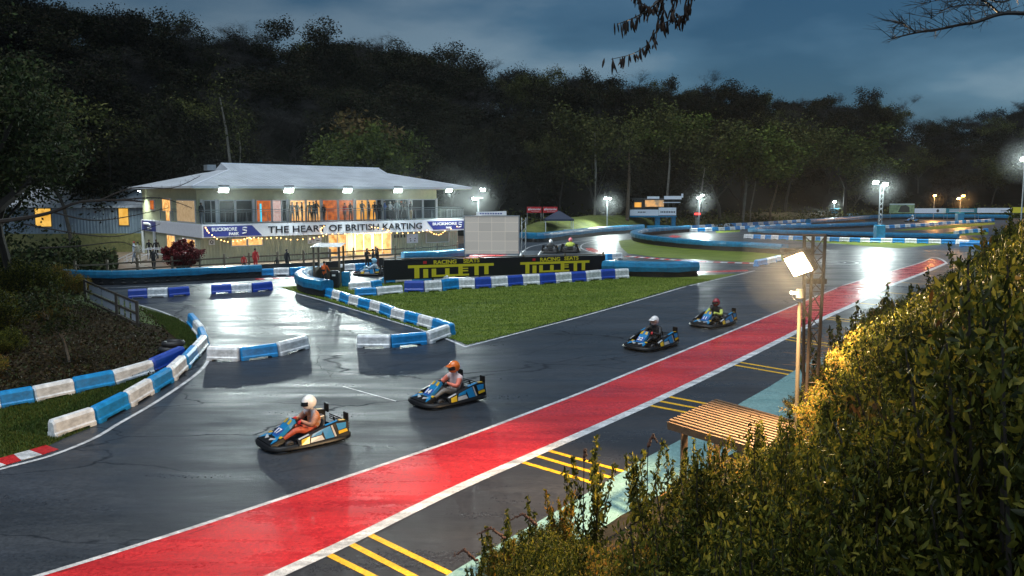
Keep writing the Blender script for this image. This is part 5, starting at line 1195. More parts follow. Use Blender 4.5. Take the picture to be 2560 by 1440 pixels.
for px, py, H, Yd in ((1490, 1100, 1.0, 14.5), (1600, 1090, 1.1, 15), (1430, 1200, .8, 13.5), (1340, 1262, .7, 13), (1270, 1280, .6, 13), (1180, 1370, .6, 12.4), (1770, 1070, .8, 14.5), (1680, 1130, .8, 13.5), (1860, 1080, .7, 13.5), (1920, 1030, .8, 14),
      (2186, 722, 1.0, 19), (2250, 716, 1.0, 20), (2330, 682, 1.0, 20), (2425, 600, 1.0, 20), (2500, 548, 1.0, 19), (2060, 815, .9, 18), (2140, 765, .9, 18.5), (2000, 975, .7, 15.5), (1225, 1330, .6, 12.6), (1720, 1110, .7, 14), (2545, 525, .9, 18), (2285, 708, .8, 19)):
    q = atY(px, py, Yd); zt_ = q.z; zb_ = bank_z(q.x, q.y)-.1; hh = max(.6, zt_-zb_)
    plant_tree(SHT[ns % 4], (q.x, q.y, zt_-hh), max(.6, hh*.55), gs.uniform(0, 6.28), 'shrub', 'upright leafy shoots rising above the shrubs on the bank', 'upright shoots on the bank', 'shrub', sz=hh); ns += 1
e0_, e1_ = at(1596, 1322), at(1688, 1254); te = MB().bar(Vector((0, 0, .16)), e1_-e0_+Vector((0, 0, .16)), .22, .3); te.bar(Vector((.35, -.1, .05)), e1_-e0_+Vector((.35, -.1, .05)), .16, .12)
te = te.build('timber_edging', mat('orange_timber', (.42, .20, .05), .6, var=.5, vscale=5), None, e0_, bevel=.02); tag(te, 'weathered orange timber edging at the foot of the bank beside the pale pavement', 'timber edging')
# arching orange dry stems by the mast
t = thing('dry_grass_clump', zat(2080, 900, .8), 'clump of arching dry orange stems beside the rusty mast', 'plant'); oo = t.location.copy(); b = MB(); g = random.Random(3)
for k in range(150):
    p = zat(g.uniform(2020, 2190), g.uniform(840, 960), g.uniform(.4, 1.2))-oo; d = Vector((g.uniform(-1, -.1), g.uniform(-.4, .3), g.uniform(.3, .9)))*g.uniform(.35, .8); b.tube([p, p+d*.5+Vector((0, 0, .12)), p+d+Vector((-.12, 0, -.05))], [.008, .006, .003], 3, cap=False)
b.build('foliage', mat('dry_stem', (.42, .19, .07), .6), t)  # this part is the arching dry stems
# dead flower spikes
for k, (px, py, dx) in enumerate(((1340, 1310, -70), (1260, 1345, -70), (1190, 1400, -60), (1620, 1115, 25), (1460, 1150, 5), (2290, 890, -30))):
    p = atY(px, py, 12 if k < 5 else 11); gp = Vector((p.x, p.y, bank_z(p.x, p.y))); t = thing('dead_flower_spike', gp, ['curved brown dead flower spike over the tarmac, highest of three', 'middle brown dead flower spike over the tarmac', 'lowest brown dead flower spike near the bottom edge',
        'brown flower spike left of the slatted roof', 'thin brown seed stalk above the yellow lines', 'brown flower spike right of the mast'][k], 'plant'); q = p-gp
    m_ = q+Vector((dx/F*12*.5, 0, .16)); e_ = q+Vector((dx/F*12, 0, .05)); MB().tube([Vector((0, 0, 0)), q*.6, q, m_], [.008, .007, .006, .004], 4).build('stem', BARK, t)
    b = MB(); g = random.Random(k)
    for j in range(60): s_ = j/60; c = (q.lerp(m_, s_*2) if s_ < .5 else m_.lerp(e_, s_*2-1)); b.ball(c+Vector((g.gauss(0, .008), g.gauss(0, .008), g.gauss(0, .008))), .02*(1.1-s_*.7), 5, 4)
    b.build('seed_head', mat('dead_flower', (.09, .035, .02), .8), t)
# overhanging branches at the top of the frame
SIL = mat('wet_dark_twig', (.012, .009, .007), .7); LFC = leafy('hanging_catkins', ((.012, .008, .006), (.03, .018, .012)), .6)
def branch(paths, Y, label, leaves=None, name='overhanging_branch'):
    o = atY(paths[0][0][0], paths[0][0][1], Y); t = thing(name, o, label, 'branch'); b = MB(); lf = MB(); g = random.Random(int(paths[0][0][0]))
    for pth in paths:
        w = pth[-1] if not isinstance(pth[-1], tuple) else 3; pp = [p for p in pth if isinstance(p, tuple)]
        P = []; Q = smoothline(pp, 4) if len(pp) > 1 else pp
        P = [atY(q.x, q.y, Y+(.25*math.sin(q.x*.02)))-o for q in Q]; n = len(P); b.tube(P, [w*Y/F*.5*(1-.75*i/n) for i in range(n)], 5, cap=False)
        if leaves:
            for i in range(n):
                for _ in range(leaves):
                    if g.random() < .75:
                        c = P[i]+Vector((g.gauss(0, .02), g.gauss(0, .03), 0)); ln = g.uniform(.04, .12); wd = g.uniform(.006, .013); e_ = c+Vector((g.gauss(0, .02), g.gauss(0, .02), -ln)); lf.tube([c, c.lerp(e_, .35), c.lerp(e_, .75), e_], [.003, wd, wd*.8, .002], 4, cap=False)
        else:
            for i in range(2, n):
                for _ in range(3):
                    c = P[i]; d = Vector((g.gauss(-.06, .09), g.gauss(0, .05), g.gauss(.03, .07))); e_ = c+d; b.tube([c, e_], [.004, .0015], 3, cap=False)
                    for _ in range(2): b.tube([c.lerp(e_, .6), e_+Vector((g.gauss(-.02, .04), 0, g.gauss(0, .03)))], [.002, .001], 3, cap=False)
    b.build('twigs', SIL, t)
    if leaves: lf.build('foliage', LFC, t)  # this part is the hanging catkins
branch([[(1660, -60), (1655, -10), (1625, 20), (1590, 42), (1545, 60), 7], [(1740, -50), (1722, 0), (1715, 35), (1690, 45), (1650, 65), (1620, 110), (1580, 135), (1528, 148), 5], [(1650, -10), (1660, 25), (1652, 60), 4], [(1690, -60), (1686, 10), (1680, 35), 4], [(1625, 20), (1600, 5), (1590, -20), 4]], 7,
       'drooping dark branch with hanging catkins at the top centre', 4)
branch([[(2660, 40), (2560, 34), (2500, 35), (2440, 55), (2400, 62), (2340, 75), (2290, 82), (2230, 96), 12], [(2500, 35), (2470, 8), (2440, -5), (2400, -15), 6], [(2480, 15), (2420, 12), (2370, 20), (2330, 45), 4], [(2620, -60), (2540, -10), (2500, 5), (2450, -10), 8], [(2460, -2), (2400, -4), (2350, 0), (2310, 8), 3], [(2290, 82), (2260, 60), (2250, 55), 3]], 8,
       'bare black branch with fine twigs at the top right corner')
branch([[(-60, 560), (60, 545), (130, 530), (200, 505), (300, 500), (360, 505), 12], [(130, 530), (220, 550), (300, 545), (420, 520), 5], [(60, 560), (200, 585), (300, 590), (400, 560), 4], [(100, 620), (200, 615), (300, 605), (340, 620), 4], [(300, 500), (400, 495), (480, 520), 4], [(240, 505), (330, 470), (430, 470), (500, 440), 4]], 30,
       'long bare branches reaching right from the big left tree', None)

#@@ PEOPLE
# ------------------------------------------------------------------ karts
K_BLUE = mat('kart_blue', (.010, .20, .44), .28, coat=.5); K_NAVY = mat('kart_dark_blue', (.02, .10, .38), .28, coat=.5); K_YEL = mat('kart_yellow', (.62, .38, .015), .3); K_WHT = mat('kart_white', (.42, .42, .42), .35)
K_BLK = mat('kart_black', (.005, .005, .006), .42, spec=.3); K_RED = mat('red_cloth', (.50, .012, .015), .6); K_MET = mat('engine_metal', (.25, .25, .26), .35, metal=.8)
def kart_parts(t, num):
    # outer bumper: sweep of a rounded tub outline
    out = [(1.04, 0), (1.03, .22), (.97, .42), (.86, .56), (.66, .62), (.42, .66), (.05, .70), (-.42, .71), (-.72, .70), (-.90, .64), (-.99, .5), (-1.0, .25), (-1.0, 0)]
    loop = out+[(x, -y) for x, y in out[-2:0:-1]]
    prof = [(.0, .03), (.035, .07), (.015, .13), (-.03, .155), (-.09, .15), (-.10, .04)]
    b = MB(); n = len(loop); m_ = len(prof); vs = []
    for i, (x, y) in enumerate(loop):
        a, c = loop[i-1], loop[(i+1) % n]; d = Vector((c[0]-a[0], c[1]-a[1])).normalized(); nn = Vector((d.y, -d.x)) if (d.y*x-d.x*y) > 0 else Vector((-d.y, d.x))
        for o_, z in prof: vs.append((x+nn.x*o_, y+nn.y*o_, z+.02))
    b.add(vs, [(i*m_+j, ((i+1) % n)*m_+j, ((i+1) % n)*m_+(j+1) % m_, i*m_+(j+1) % m_) for i in range(n) for j in range(m_)]); b.build('bumper', K_BLK, t, smooth=True)
    b = MB(); b.prism([(.85, -.4), (.85, .4), (.3, .5), (-.85, .5), (-.85, -.5), (.3, -.5)], .05, .075)
    for y in (-.32, .32): b.tube([(.85, y*.8, .1), (.3, y, .1), (-.9, y*1.1, .11)], .018, 6)
    b.tube([(.55, -.5, .13), (.55, .5, .13)], .018, 6); b.tube([(-.62, -.55, .14), (-.62, .55, .14)], .02, 6); b.build('frame', mat('kart_frame', (.05, .05, .055), .4, metal=.5), t)
    # wheels
    for x, y, r, w in ((.55, .48, .125, .11), (.55, -.48, .125, .11), (-.62, .50, .135, .17), (-.62, -.50, .135, .17)):
        wb = MB(); wb.ring((0, 0, 0), r-.045, .05, 18, 8, 'Y', sz=w/.1); wo = wb.build('wheel', RUBBER, t, (x, y, r+.0), smooth=True, sharp=False)
        rb = MB(); rb.tube([(0, -w*.4, 0), (0, w*.4, 0)], r-.06, 12); rb.build('rim', K_MET, wo)
    # nose and number fairing
    b = MB(); b.add([(.98, -.38, .19), (.98, .38, .19), (.62, .34, .30), (.62, -.34, .30), (.95, -.40, .12), (.95, .40, .12), (.58, .36, .2), (.58, -.36, .2)], [(0, 1, 2, 3), (0, 4, 5, 1), (1, 5, 6, 2), (3, 7, 4, 0), (2, 6, 7, 3)]); b.build('nose_cone', K_BLK, t, bevel=.02)
    b = MB()
    for s_ in (-1, 1):
        b.m = 0; b.add([(.96, s_*.34, .212), (.80, s_*.34, .262), (.66, s_*.2, .308), (.74, s_*.12, .284)], [(0, 1, 2, 3)]); b.m = 1; b.add([(.9, s_*.1, .238), (.8, s_*.24, .268), (.76, s_*.24, .28), (.82, s_*.04, .262)], [(0, 1, 2, 3)])
        b.m = 2; b.add([(.72, s_*.33, .287), (.64, s_*.33, .311), (.64, s_*.22, .311), (.72, s_*.22, .287)], [(0, 1, 2, 3)])
    b.build('nose_decal', [K_BLUE, K_WHT, K_YEL], t)
    pf = [(.72, .13, .27), (.60, .15, .36), (.42, .16, .50), (.30, .13, .60), (.22, .10, .60)]
    b = MB(); vs = []
    for x, w, z in pf: vs += [(x, -w, z), (x, w, z), (x-.03, w*1.15, z-.10), (x-.03, -w*1.15, z-.10)]
    b.add(vs, [(i*4+j, i*4+(j+1) % 4, (i+1)*4+(j+1) % 4, (i+1)*4+j) for i in range(len(pf)-1) for j in range(4)]+[(3, 2, 1, 0), (16, 17, 18, 19)]); b.build('steering_fairing', K_BLUE, t, bevel=.012)
    b = MB(); b.add([(.70, -.135, .295), (.70, .135, .295), (.52, .15, .43), (.52, -.15, .43)], [(0, 1, 2, 3)]); b.build('number_panel', K_NAVY, t)
    b = MB(); b.add([(.41, .05, .525), (.41, .15, .515), (.31, .13, .60), (.31, .04, .61)], [(0, 1, 2, 3)]); b.add([(.41, -.05, .525), (.41, -.15, .515), (.31, -.13, .60), (.31, -.04, .61)], [(0, 3, 2, 1)]); b.build('fairing_decal', K_YEL, t)
    X = Vector((0, 1, 0)); Yv = Vector((-.18, 0, .135)).normalized(); Zv = X.cross(Yv); M = Matrix((X, Yv, Zv)).transposed().to_4x4(); M.translation = (.615, 0, .372)
    M2 = Matrix.Translation(Vector(Zv)*.012) @ M; text(num, .21, t, M2, WINK, 'number', ext=.004, bold=.006)
    # steering wheel + column
    b = MB(); b.ring((0, 0, 0), .145, .016, 20, 6); [b.tube([(0, 0, 0), (.14*math.cos(a), .14*math.sin(a), 0)], .01, 4) for a in (.4, 2.74, 4.71)]; so = b.build('steering_wheel', BLACK, t, (.14, 0, .50), smooth=True); so.rotation_euler = (0, R(-48), 0)
    b = MB(); b.tube([(.14, 0, .50), (.45, 0, .16)], .014, 6); b.build('steering_column', K_MET, t)
    # seat
    b = MB(); sv = []; secs = [(.12, .17, .10, .10), (-.12, .20, .10, .16), (-.30, .22, .12, .30), (-.42, .22, .30, .38), (-.47, .19, .46, .46)]
    for x, w, z, ze in secs: sv += [(x, -w, ze), (x, -w*.6, z), (x, w*.6, z), (x, w, ze)]
    sf = [(i*4+j, i*4+j+1, (i+1)*4+j+1, (i+1)*4+j) for i in range(4) for j in range(3)]; b.add(sv, sf); so = b.build('seat', BLACK, t, smooth=True, sharp=False); sm_ = so.modifiers.new('s', 'SOLIDIFY'); sm_.thickness = .025
    # side pods with coloured panels
    for s_ in (-1, 1):
        y0 = .70*s_; b = MB(); i_ = .16*s_
        sec = [(.42, .25, .02), (.10, .33, .06), (-.30, .44, .12), (-.62, .50, .12), (-.88, .47, .08)]; vs = []
        for x, z, q in sec: vs += [(x, y0+.0*s_, .15), (x, y0-.03*s_-.04*s_, z), (x, y0-i_, z+.02), (x, y0-i_-.02*s_, .18)]
        b.add(vs, [(i*4+j, (i+1)*4+j, (i+1)*4+(j+1) % 4, i*4+(j+1) % 4) for i in range(4) for j in range(4)]+[(0, 1, 2, 3), (19, 18, 17, 16)]); b.build('side_pod', K_BLK, t)
        def P_(x, f):     # on the outer slanting face
            xs2 = [s2[0] for s2 in sec][::-1]; zt_ = float(np.interp(x, xs2, [s2[1] for s2 in sec][::-1])); lo = (y0+.0*s_, .15); hi = (y0-.07*s_, zt_); return (x, lo[0]+(hi[0]-lo[0])*f+.012*s_, lo[1]+(hi[1]-lo[1])*f+.003)
        b = MB()
        for mi, poly in ((1, [(.36, .05), (.16, .05), (.13, .9), (.33, .9)]), (2, [(.13, .08), (-.22, .08), (-.17, .5), (.10, .6)]), (0, [(.10, .68), (-.16, .58), (-.24, .97), (.05, .97)]), (0, [(-.25, .08), (-.48, .08), (-.40, .97), (-.20, .97)]), (2, [(-.49, .1), (-.54, .1), (-.46, .97), (-.42, .97)]),
                         (0, [(-.60, .45), (-.80, .55), (-.82, .95), (-.56, .95)]), (1, [(-.60, .2), (-.84, .3), (-.82, .5), (-.6, .42)])):
            b.m = mi; q = [P_(*p) for p in poly]; b.add(q, [(0, 1, 2, 3)])
        # top faces
        b.m = 0; b.add([(-.30, y0-.08*s_, .465), (-.62, y0-.08*s_, .525), (-.62, y0-.16*s_, .527), (-.30, y0-.16*s_, .472)], [(0, 1, 2, 3)]); b.m = 1; b.add([(-.65, y0-.08*s_, .527), (-.82, y0-.08*s_, .507), (-.82, y0-.16*s_, .512), (-.65, y0-.16*s_, .53)], [(0, 1, 2, 3)])
        b.m = 2; b.add([(.38, y0-.075*s_, .268), (.12, y0-.075*s_, .338), (.12, y0-.13*s_, .35), (.38, y0-.13*s_, .283)], [(0, 1, 2, 3)])
        b.build('pod_decal', [K_BLUE, K_YEL, K_WHT], t)
        MB().box((-.90, .50*s_, .55), (.05, .20, .22)).build('rear_plate', K_BLK, t, bevel=.02)
    b = MB(); b.box((-.55, -.34, .30), (.34, .2, .28)); b.tube([(-.45, -.34, .42), (-.45, -.34, .52)], .06, 8); b.box((-.6, .33, .27), (.3, .18, .16)); b.build('engine', K_MET, t, bevel=.02)
    b = MB()
    for k in range(3): b.tube([(-.98, -.5, .26+k*.05), (-1.02, 0, .26+k*.05), (-.98, .5, .26+k*.05)], .014, 5)
    b.tube([(-.9, 0, .2), (-.82, 0, .44)], .02, 5); b.build('rear_bar', K_BLK, t)

def skin(name, joints, edges, mats, emat, sub=1, parent=None, root=0):
    """joints: {name: (pos, radius)}; edges: (a, b, material index) -> one continuous skinned mesh"""
    keys = list(joints); me = bpy.data.meshes.new(name); me.from_pydata([joints[k][0] for k in keys], [(keys.index(a), keys.index(b_)) for a, b_ in edges], []); o = bpy.data.objects.new(name, me); COL.objects.link(o)
    md = o.modifiers.new('s', 'SKIN'); md.use_smooth_shade = True; md.branch_smoothing = .4
    for i, k in enumerate(keys): r = joints[k][1]; me.skin_vertices[0].data[i].radius = r if isinstance(r, tuple) else (r, r)
    me.skin_vertices[0].data[root].use_root = True
    if sub: ss = o.modifiers.new('u', 'SUBSURF'); ss.levels = sub; ss.render_levels = sub
    dg = bpy.context.evaluated_depsgraph_get(); m2 = bpy.data.meshes.new_from_object(o.evaluated_get(dg)); bpy.data.objects.remove(o)
    m2.name = name; m2.materials.clear()
    for q in mats: m2.materials.append(q)
    seg = [(Vector(joints[a][0]), Vector(joints[b_][0]), joints[a][1], joints[b_][1]) for a, b_ in edges]
    for p in m2.polygons:
        c = p.center; best = 1e9; bi = 0
        for i, (a, b_, ra_, rb2) in enumerate(seg):
            d = b_-a; k = max(0, min(1, (c-a).dot(d)/max(1e-9, d.length_squared))); r_ = (ra_ if not isinstance(ra_, tuple) else ra_[0]); dd = (c-(a+d*k)).length-r_*.5
            if dd < best: best = dd; bi = i
        p.material_index = emat[bi]; p.use_smooth = True
    return m2
SKIN = mat('skin', (.45, .26, .18), .5)
def hmesh(white=False):
    b = MB()
    def f(p):
        if p.z < -.1 and p.x > .1: return Vector((p.x*1.14, p.y*.9, p.z*1.0))
        if p.z < -.75: return Vector((p.x*.9, p.y*.9, -.75))
        return p
    b.ball((0, 0, 0), (.175, .142, .165), 20, 14, f); return b
def helmet(parent, loc, m, visor, yaw, tilt=0, peak=False):
    o = hmesh().build('helmet', m, parent, loc, smooth=True, sharp=False); o.rotation_euler = (0, tilt, yaw)
    b = MB(); n = 12; vs = []
    for j in range(4):
        z = -.045+j*.032
        for i in range(n+1):
            a = R(-68+136*i/n); k = math.sqrt(max(.05, 1-(z/.165)**2)); ext = 1.10 if z < -.01 else 1.0; vs.append((.178*k*math.cos(a)*ext+.004, .147*k*math.sin(a), z))
    b.add(vs, [(j*(n+1)+i, j*(n+1)+i+1, (j+1)*(n+1)+i+1, (j+1)*(n+1)+i) for j in range(3) for i in range(n)]); b.build('visor', visor, o, smooth=True, sharp=False)
    if peak: MB().add([(.10, -.11, .075), (.10, .11, .075), (.23, .09, .06), (.23, -.09, .06), (.12, -.1, .06), (.12, .1, .06)], [(0, 1, 2, 3), (4, 3, 2, 5)]).build('peak', m, o)
    return o
def glove(parent, loc, m, side):
    J = {'w': ((-.05, 0, 0), .028), 'p': ((.0, 0, 0), (.038, .022)), 'k': ((.045, 0, 0), (.04, .02))}; E_ = [('w', 'p'), ('p', 'k')]
    for i, y in enumerate((-.030, -.010, .010, .030)):
        l_ = (.8, 1, .95, .8)[i]; J[f'a{i}'] = ((.065, y, -.006), .011); J[f'b{i}'] = ((.085*l_+.01, y, -.03), .010); J[f'c{i}'] = ((.075*l_, y, -.055), .009); E_ += [('k', f'a{i}'), (f'a{i}', f'b{i}'), (f'b{i}', f'c{i}')]
    J['t1'] = ((.015, .035*side, -.012), .012); J['t2'] = ((.045, .045*side, -.035), .010); E_ += [('p', 't1'), ('t1', 't2')]
    me = skin('glove', J, E_, [m], [0]*len(E_), 1, root=1); o = bpy.data.objects.new('glove', me); link(o, parent); o.location = loc; o.rotation_euler = (0, R(15), R(-18*side)); return o
def driver(kart, suit, legs, glovem, helm, visor, label, yaw=0, lean=0, stripe=None, peak=False, near=True):
    t = thing('person', kart.location, label, 'person', None, kart.rotation_euler[2]); t.rotation_euler = kart.rotation_euler; t.scale = [v*1.06 for v in kart.scale]
    l = lean
    J = {'hip': ((-.30, 0, .21), (.19, .16)), 'waist': ((-.34+l*.3, 0, .38), (.18, .15)), 'chest': ((-.34+l, 0, .57), (.215, .165)), 'neck': ((-.31+l*1.4, 0, .72), .065), 'head': ((-.28+l*1.7, 0, .84), .085)}
    for s_, k in ((1, 'l'), (-1, 'r')):
        J['sh'+k] = ((-.31+l*1.1, .21*s_, .625), .092); J['el'+k] = ((-.10+l*.6, .33*s_, .42), .068); J['wr'+k] = ((.08, .165*s_, .52), .034); J['ha'+k] = ((.12, .155*s_, .535), .03)
        J['th'+k] = ((-.20, .11*s_, .21), .105); J['kn'+k] = ((.22, .19*s_, .36), .078); J['an'+k] = ((.58, .15*s_, .17), .042); J['to'+k] = ((.68, .15*s_, .24), .036)
    E_ = [('hip', 'waist'), ('waist', 'chest'), ('chest', 'neck'), ('neck', 'head')]; em = [0, 0, 0, 3]
    for k in 'lr': E_ += [('chest', 'sh'+k), ('sh'+k, 'el'+k), ('el'+k, 'wr'+k), ('wr'+k, 'ha'+k), ('hip', 'th'+k), ('th'+k, 'kn'+k), ('kn'+k, 'an'+k), ('an'+k, 'to'+k)]; em += [0, 4, 4, 3, 1, 1, 1, 2]
    me = skin('body', J, E_, [suit, legs, K_RED, SKIN, stripe or suit], em, 1); o = bpy.data.objects.new('body', me); link(o, t)
    helmet(t, (-.27+l*1.7, 0, .87), helm, visor, yaw, R(8), peak)
    if near:
        for s_ in (1, -1): glove(t, (.10, .155*s_, .53), glovem, -s_)
    return t
VIS = mat('dark_visor', (.01, .012, .015), .08); HW = mat('helmet_white', (.78, .76, .74), .25, coat=.5); HO = mat('helmet_orange', (.85, .17, .01), .22, coat=.6, var=.25, vscale=14); HR = mat('helmet_red', (.30, .02, .03), .25, coat=.4, var=.5, vscale=12)
SG = mat2('grey_orange_suit', (.40, .38, .40), (.45, .17, .07), .6, 7); LEGO = mat('orange_red_trousers', (.50, .09, .04), .55, var=.5, vscale=7); SO = mat('coral_jacket', (.85, .22, .14), .6, var=.3, vscale=6); SK = mat('black_suit', (.010, .010, .012), .5); SY = mat('lime_sleeve', (.55, .62, .10), .5); PG = mat('grey_rain_trousers', (.20, .185, .17), .4, var=.4, vscale=8)
SWH = mat('pale_blue_suit', (.40, .50, .58), .6); HB = mat('helmet_pale_blue', (.25, .50, .66), .3); HPK = mat('helmet_pink', (.80, .22, .25), .3)
def kart_at(px, py, heading, num, label, s_=1.0, src=None):
    p = at(px, py); slope = 0
    if src is None:
        t = thing('go_kart', p, label, 'go-kart', 'blue and black go-karts'); kart_parts(t, num)
    else: t = copy_tree(src); t['label'] = label
    t.location = p; hd = Vector((math.cos(heading), math.sin(heading), 0)); gz2 = SL if p.y < KY else 0
    # follow the ground slope
    n_ = Vector((0, -gz2, 1)).normalized(); x_ = (hd-n_*hd.dot(n_)).normalized(); y_ = n_.cross(x_); t.rotation_euler = Matrix((x_, y_, n_)).transposed().to_euler(); t.scale = (s_,)*3; return t
hdg = math.atan2(-.739, -.674)
k1 = kart_at(757, 1102, hdg+R(-8), '17', 'leading go-kart numbered 17 at the front left of the straight', 1.15)
k2 = kart_at(1116, 1001, hdg+R(-6), '14', 'second go-kart, driven by the orange-helmeted driver', 1.15)
k3 = kart_at(1624, 866, hdg+R(0), '22', 'go-kart numbered 22 beside the red strip', 1.14)
k4 = kart_at(1780, 812, hdg+R(0), '11', 'go-kart numbered 11, last of the four on the straight', 1.12)
k5 = kart_at(925, 688, R(170), '8', 'go-kart turning just left of the black sign', 1.1, k4)
k6 = kart_at(1378, 632, R(80), '5', 'left one of the two far karts above the black sign', 1.2, k4)
k7 = kart_at(1427, 630, R(80), '6', 'right one of the two far karts above the black sign', 1.3, k4)
k8 = kart_at(2277, 555, R(200), '9', 'tiny kart on the farthest bend below the advertising boards', 1.3, k4)
driver(k1, SG, LEGO, K_RED, HW, VIS, 'driver in white helmet and grey and orange overalls with red gloves', R(-5), .05, stripe=mat('orange_grey_sleeve', (.42, .19, .12), .6, var=.6, vscale=8))
driver(k2, mat('pale_pink_jacket', (.70, .52, .50), .6, var=.25, vscale=6), PG, BLACK, HO, VIS, 'driver in orange helmet and pale pink jacket with coral sleeves', R(3), .0, stripe=SO, peak=True)
driver(k3, SK, SK, K_RED, HW, SKIN, 'driver in white open-visored helmet and black suit in kart 22', R(0), .0, peak=True)
driver(k4, SK, SK, SY, HR, VIS, 'driver in dark red helmet and black suit with lime sleeves', R(0), 0, stripe=SY)
driver(k5, SWH, SWH, WHITE, HB, VIS, 'driver in pale blue helmet and white suit left of the sign', near=False)
driver(k6, SK, SK, BLACK, HW, VIS, 'driver in black suit and white helmet on the far bend', near=False)
driver(k7, SY, SK, BLACK, HPK, VIS, 'driver in lime jacket and pink helmet on the far bend', near=False)
driver(k8, SWH, SK, BLACK, HW, VIS, 'pale driver in the tiny farthest kart', near=False)

# standing people
HAIR = mat('dark_hair', (.02, .014, .01), .7)
CLO = {}
def cloth(c):
    k = 'cloth_%02d_%02d_%02d' % tuple(int(v*99) for v in c)
    return mat(k, c, .75, var=.2, vscale=6)
PM = {}
def person(x, y, z, face, top, bot, label, pose='stand', hat=None, h=1.72, pack=None):
    t = thing('person', (x, y, z), label, 'person', None, face); key = (pose, tuple(top), tuple(bot))
    if key not in PM:
        up = {'stand': ((.02, .25, 1.12), (.06, .24, .90)), 'lean': ((.12, .26, 1.18), (.34, .14, 1.12)), 'phone': ((.10, .24, 1.15), (.22, .10, 1.30)), 'walk': ((-.08, .24, 1.14), (.08, .26, .95)), 'crouch': ((.1, .26, 1.12), (.3, .16, .95))}[pose]
        J = {'pel': ((0, 0, .93), (.15, .11)), 'wst': ((0, 0, 1.10), (.145, .105)), 'chs': ((.0, 0, 1.32), (.18, .115)), 'nek': ((0, 0, 1.50), .055), 'hed': ((.015, 0, 1.60), (.078, .085)), 'top': ((.01, 0, 1.68), (.06, .065)), 'nos': ((.095, 0, 1.60), .02)}
        E_ = [('pel', 'wst'), ('wst', 'chs'), ('chs', 'nek'), ('nek', 'hed'), ('hed', 'top'), ('hed', 'nos')]; em = [0, 0, 0, 2, 2, 2]
        for s_, k in ((1, 'l'), (-1, 'r')):
            st = .16 if pose == 'walk' else .03
            J['s'+k] = ((0, .18*s_, 1.43), .062); J['e'+k] = ((up[0][0], up[0][1]*s_, up[0][2]), .05); J['w'+k] = ((up[1][0], up[1][1]*s_, up[1][2]), .034); J['h'+k] = ((up[1][0]+.05, up[1][1]*s_, up[1][2]-.06), .03)
            J['t'+k] = ((0, .10*s_, .86), .09); J['k'+k] = ((st*s_*.6+.02, .11*s_, .50), .062); J['a'+k] = ((st*s_, .11*s_, .09), .045); J['o'+k] = ((st*s_+.14, .12*s_, .035), .036)
            E_ += [('chs', 's'+k), ('s'+k, 'e'+k), ('e'+k, 'w'+k), ('w'+k, 'h'+k), ('pel', 't'+k), ('t'+k, 'k'+k), ('k'+k, 'a'+k), ('a'+k, 'o'+k)]; em += [0, 0, 0, 2, 1, 1, 1, 3]
        PM[key] = skin('body', J, E_, [cloth(top), cloth(bot), SKIN, BLACK], em, 1)
    o = bpy.data.objects.new('body', PM[key]); link(o, t)
    b = MB(); b.ball((0, 0, 1.655), (.1, .092, .09), 10, 7, lambda p: Vector((p.x if p.x < .55 else .55, p.y, max(p.z, -.55 if p.x < 0 else .1)))); b.build('hat' if hat else 'hair', hat or HAIR, t, smooth=True, sharp=False)
    t.scale = (h/1.74,)*3; return t
BK = (.012, .013, .016); GY = (.18, .18, .19); WT = (.55, .56, .58); RD = (.50, .02, .02); BLc = (.04, .12, .42); OR = (.85, .13, .015); KH = (.42, .36, .24); JN = (.05, .07, .13)
FB = BA-math.pi/2      # facing out over the balcony
def balc(px, top, bot, label, pose='stand', yl=.45, face=0, hat=None, h=1.72):
    p = P0+U*lx(px, yl)+Nn*yl; person(p.x, p.y, 3.21, FB+face, top, bot, label, pose, hat, h)
balc(506, BK, BK, 'person in black at the left end of the balcony', 'stand', .9, .5)
balc(733, GY, GY, 'person in grey hoodie leaning on the balcony rail', 'lean', .35)
balc(757, BK, JN, 'dark dressed person beside the grey hoodie at the rail', 'stand', .8, 1.2)
balc(776, (.10, .12, .06), BK, 'person in olive jacket back from the balcony rail', 'stand', 1.0, 2.8)
balc(793, BK, GY, 'tall person in black top and grey trousers at the rail', 'phone', .5, .4, h=1.85)
balc(812, BK, BK, 'small dark figure beside the first orange window pane', 'stand', 1.0, -1.2, h=1.5)
balc(864, RD, BK, 'person in red top behind the rail by the orange window', 'stand', 1.05, 2.0, h=1.6)
balc(878, BK, BK, 'person in black with a pale cap at the rail', 'phone', .6, .2, WHITE, 1.68)
balc(907, (.03, .035, .03), GY, 'person in dark jacket before the yellow window', 'phone', .7, 0, None, 1.8)
balc(938, BK, JN, 'person in black hood leaning on the rail beside the man in blue', 'lean', .35, -.3)
balc(950, BK, BK, 'person in black standing behind the hooded one', 'stand', .9, 2.5, h=1.7)
balc(963, BLc, JN, 'person in bright blue hoodie at the balcony rail', 'phone', .4, .9, h=1.78)
balc(977, WT, BK, 'person in white and black top at the rail', 'lean', .4, .3, WHITE)
balc(994, (.35, .42, .45), GY, 'person in pale grey raincoat and cap', 'stand', .5, -.8, WHITE, 1.85)
balc(1005, BK, BK, 'person in black coat with orange cap', 'phone', .55, .2, mat('orange_cap', (.8, .2, .05), .5), 1.72)
balc(1028, BK, (.25, .18, .08), 'person in black coat at the right of the balcony group', 'stand', .6, .5)
balc(745, (.25, .26, .2), BK, 'person in pale olive coat just right of the grey hoodie', 'phone', .55, .6)
balc(786, BK, BK, 'slim person in black left of the tall one at the rail', 'lean', .6, -.5)
balc(924, (.06, .05, .10), BK, 'person in dark purple top before the second yellow window', 'stand', .9, 1.4)
balc(985, BK, BK, 'person in black squeezed between white top and grey raincoat', 'stand', 1.0, .8)
balc(1014, (.1, .1, .11), BK, 'person in charcoal jacket right of the orange cap', 'lean', .9, -.4)
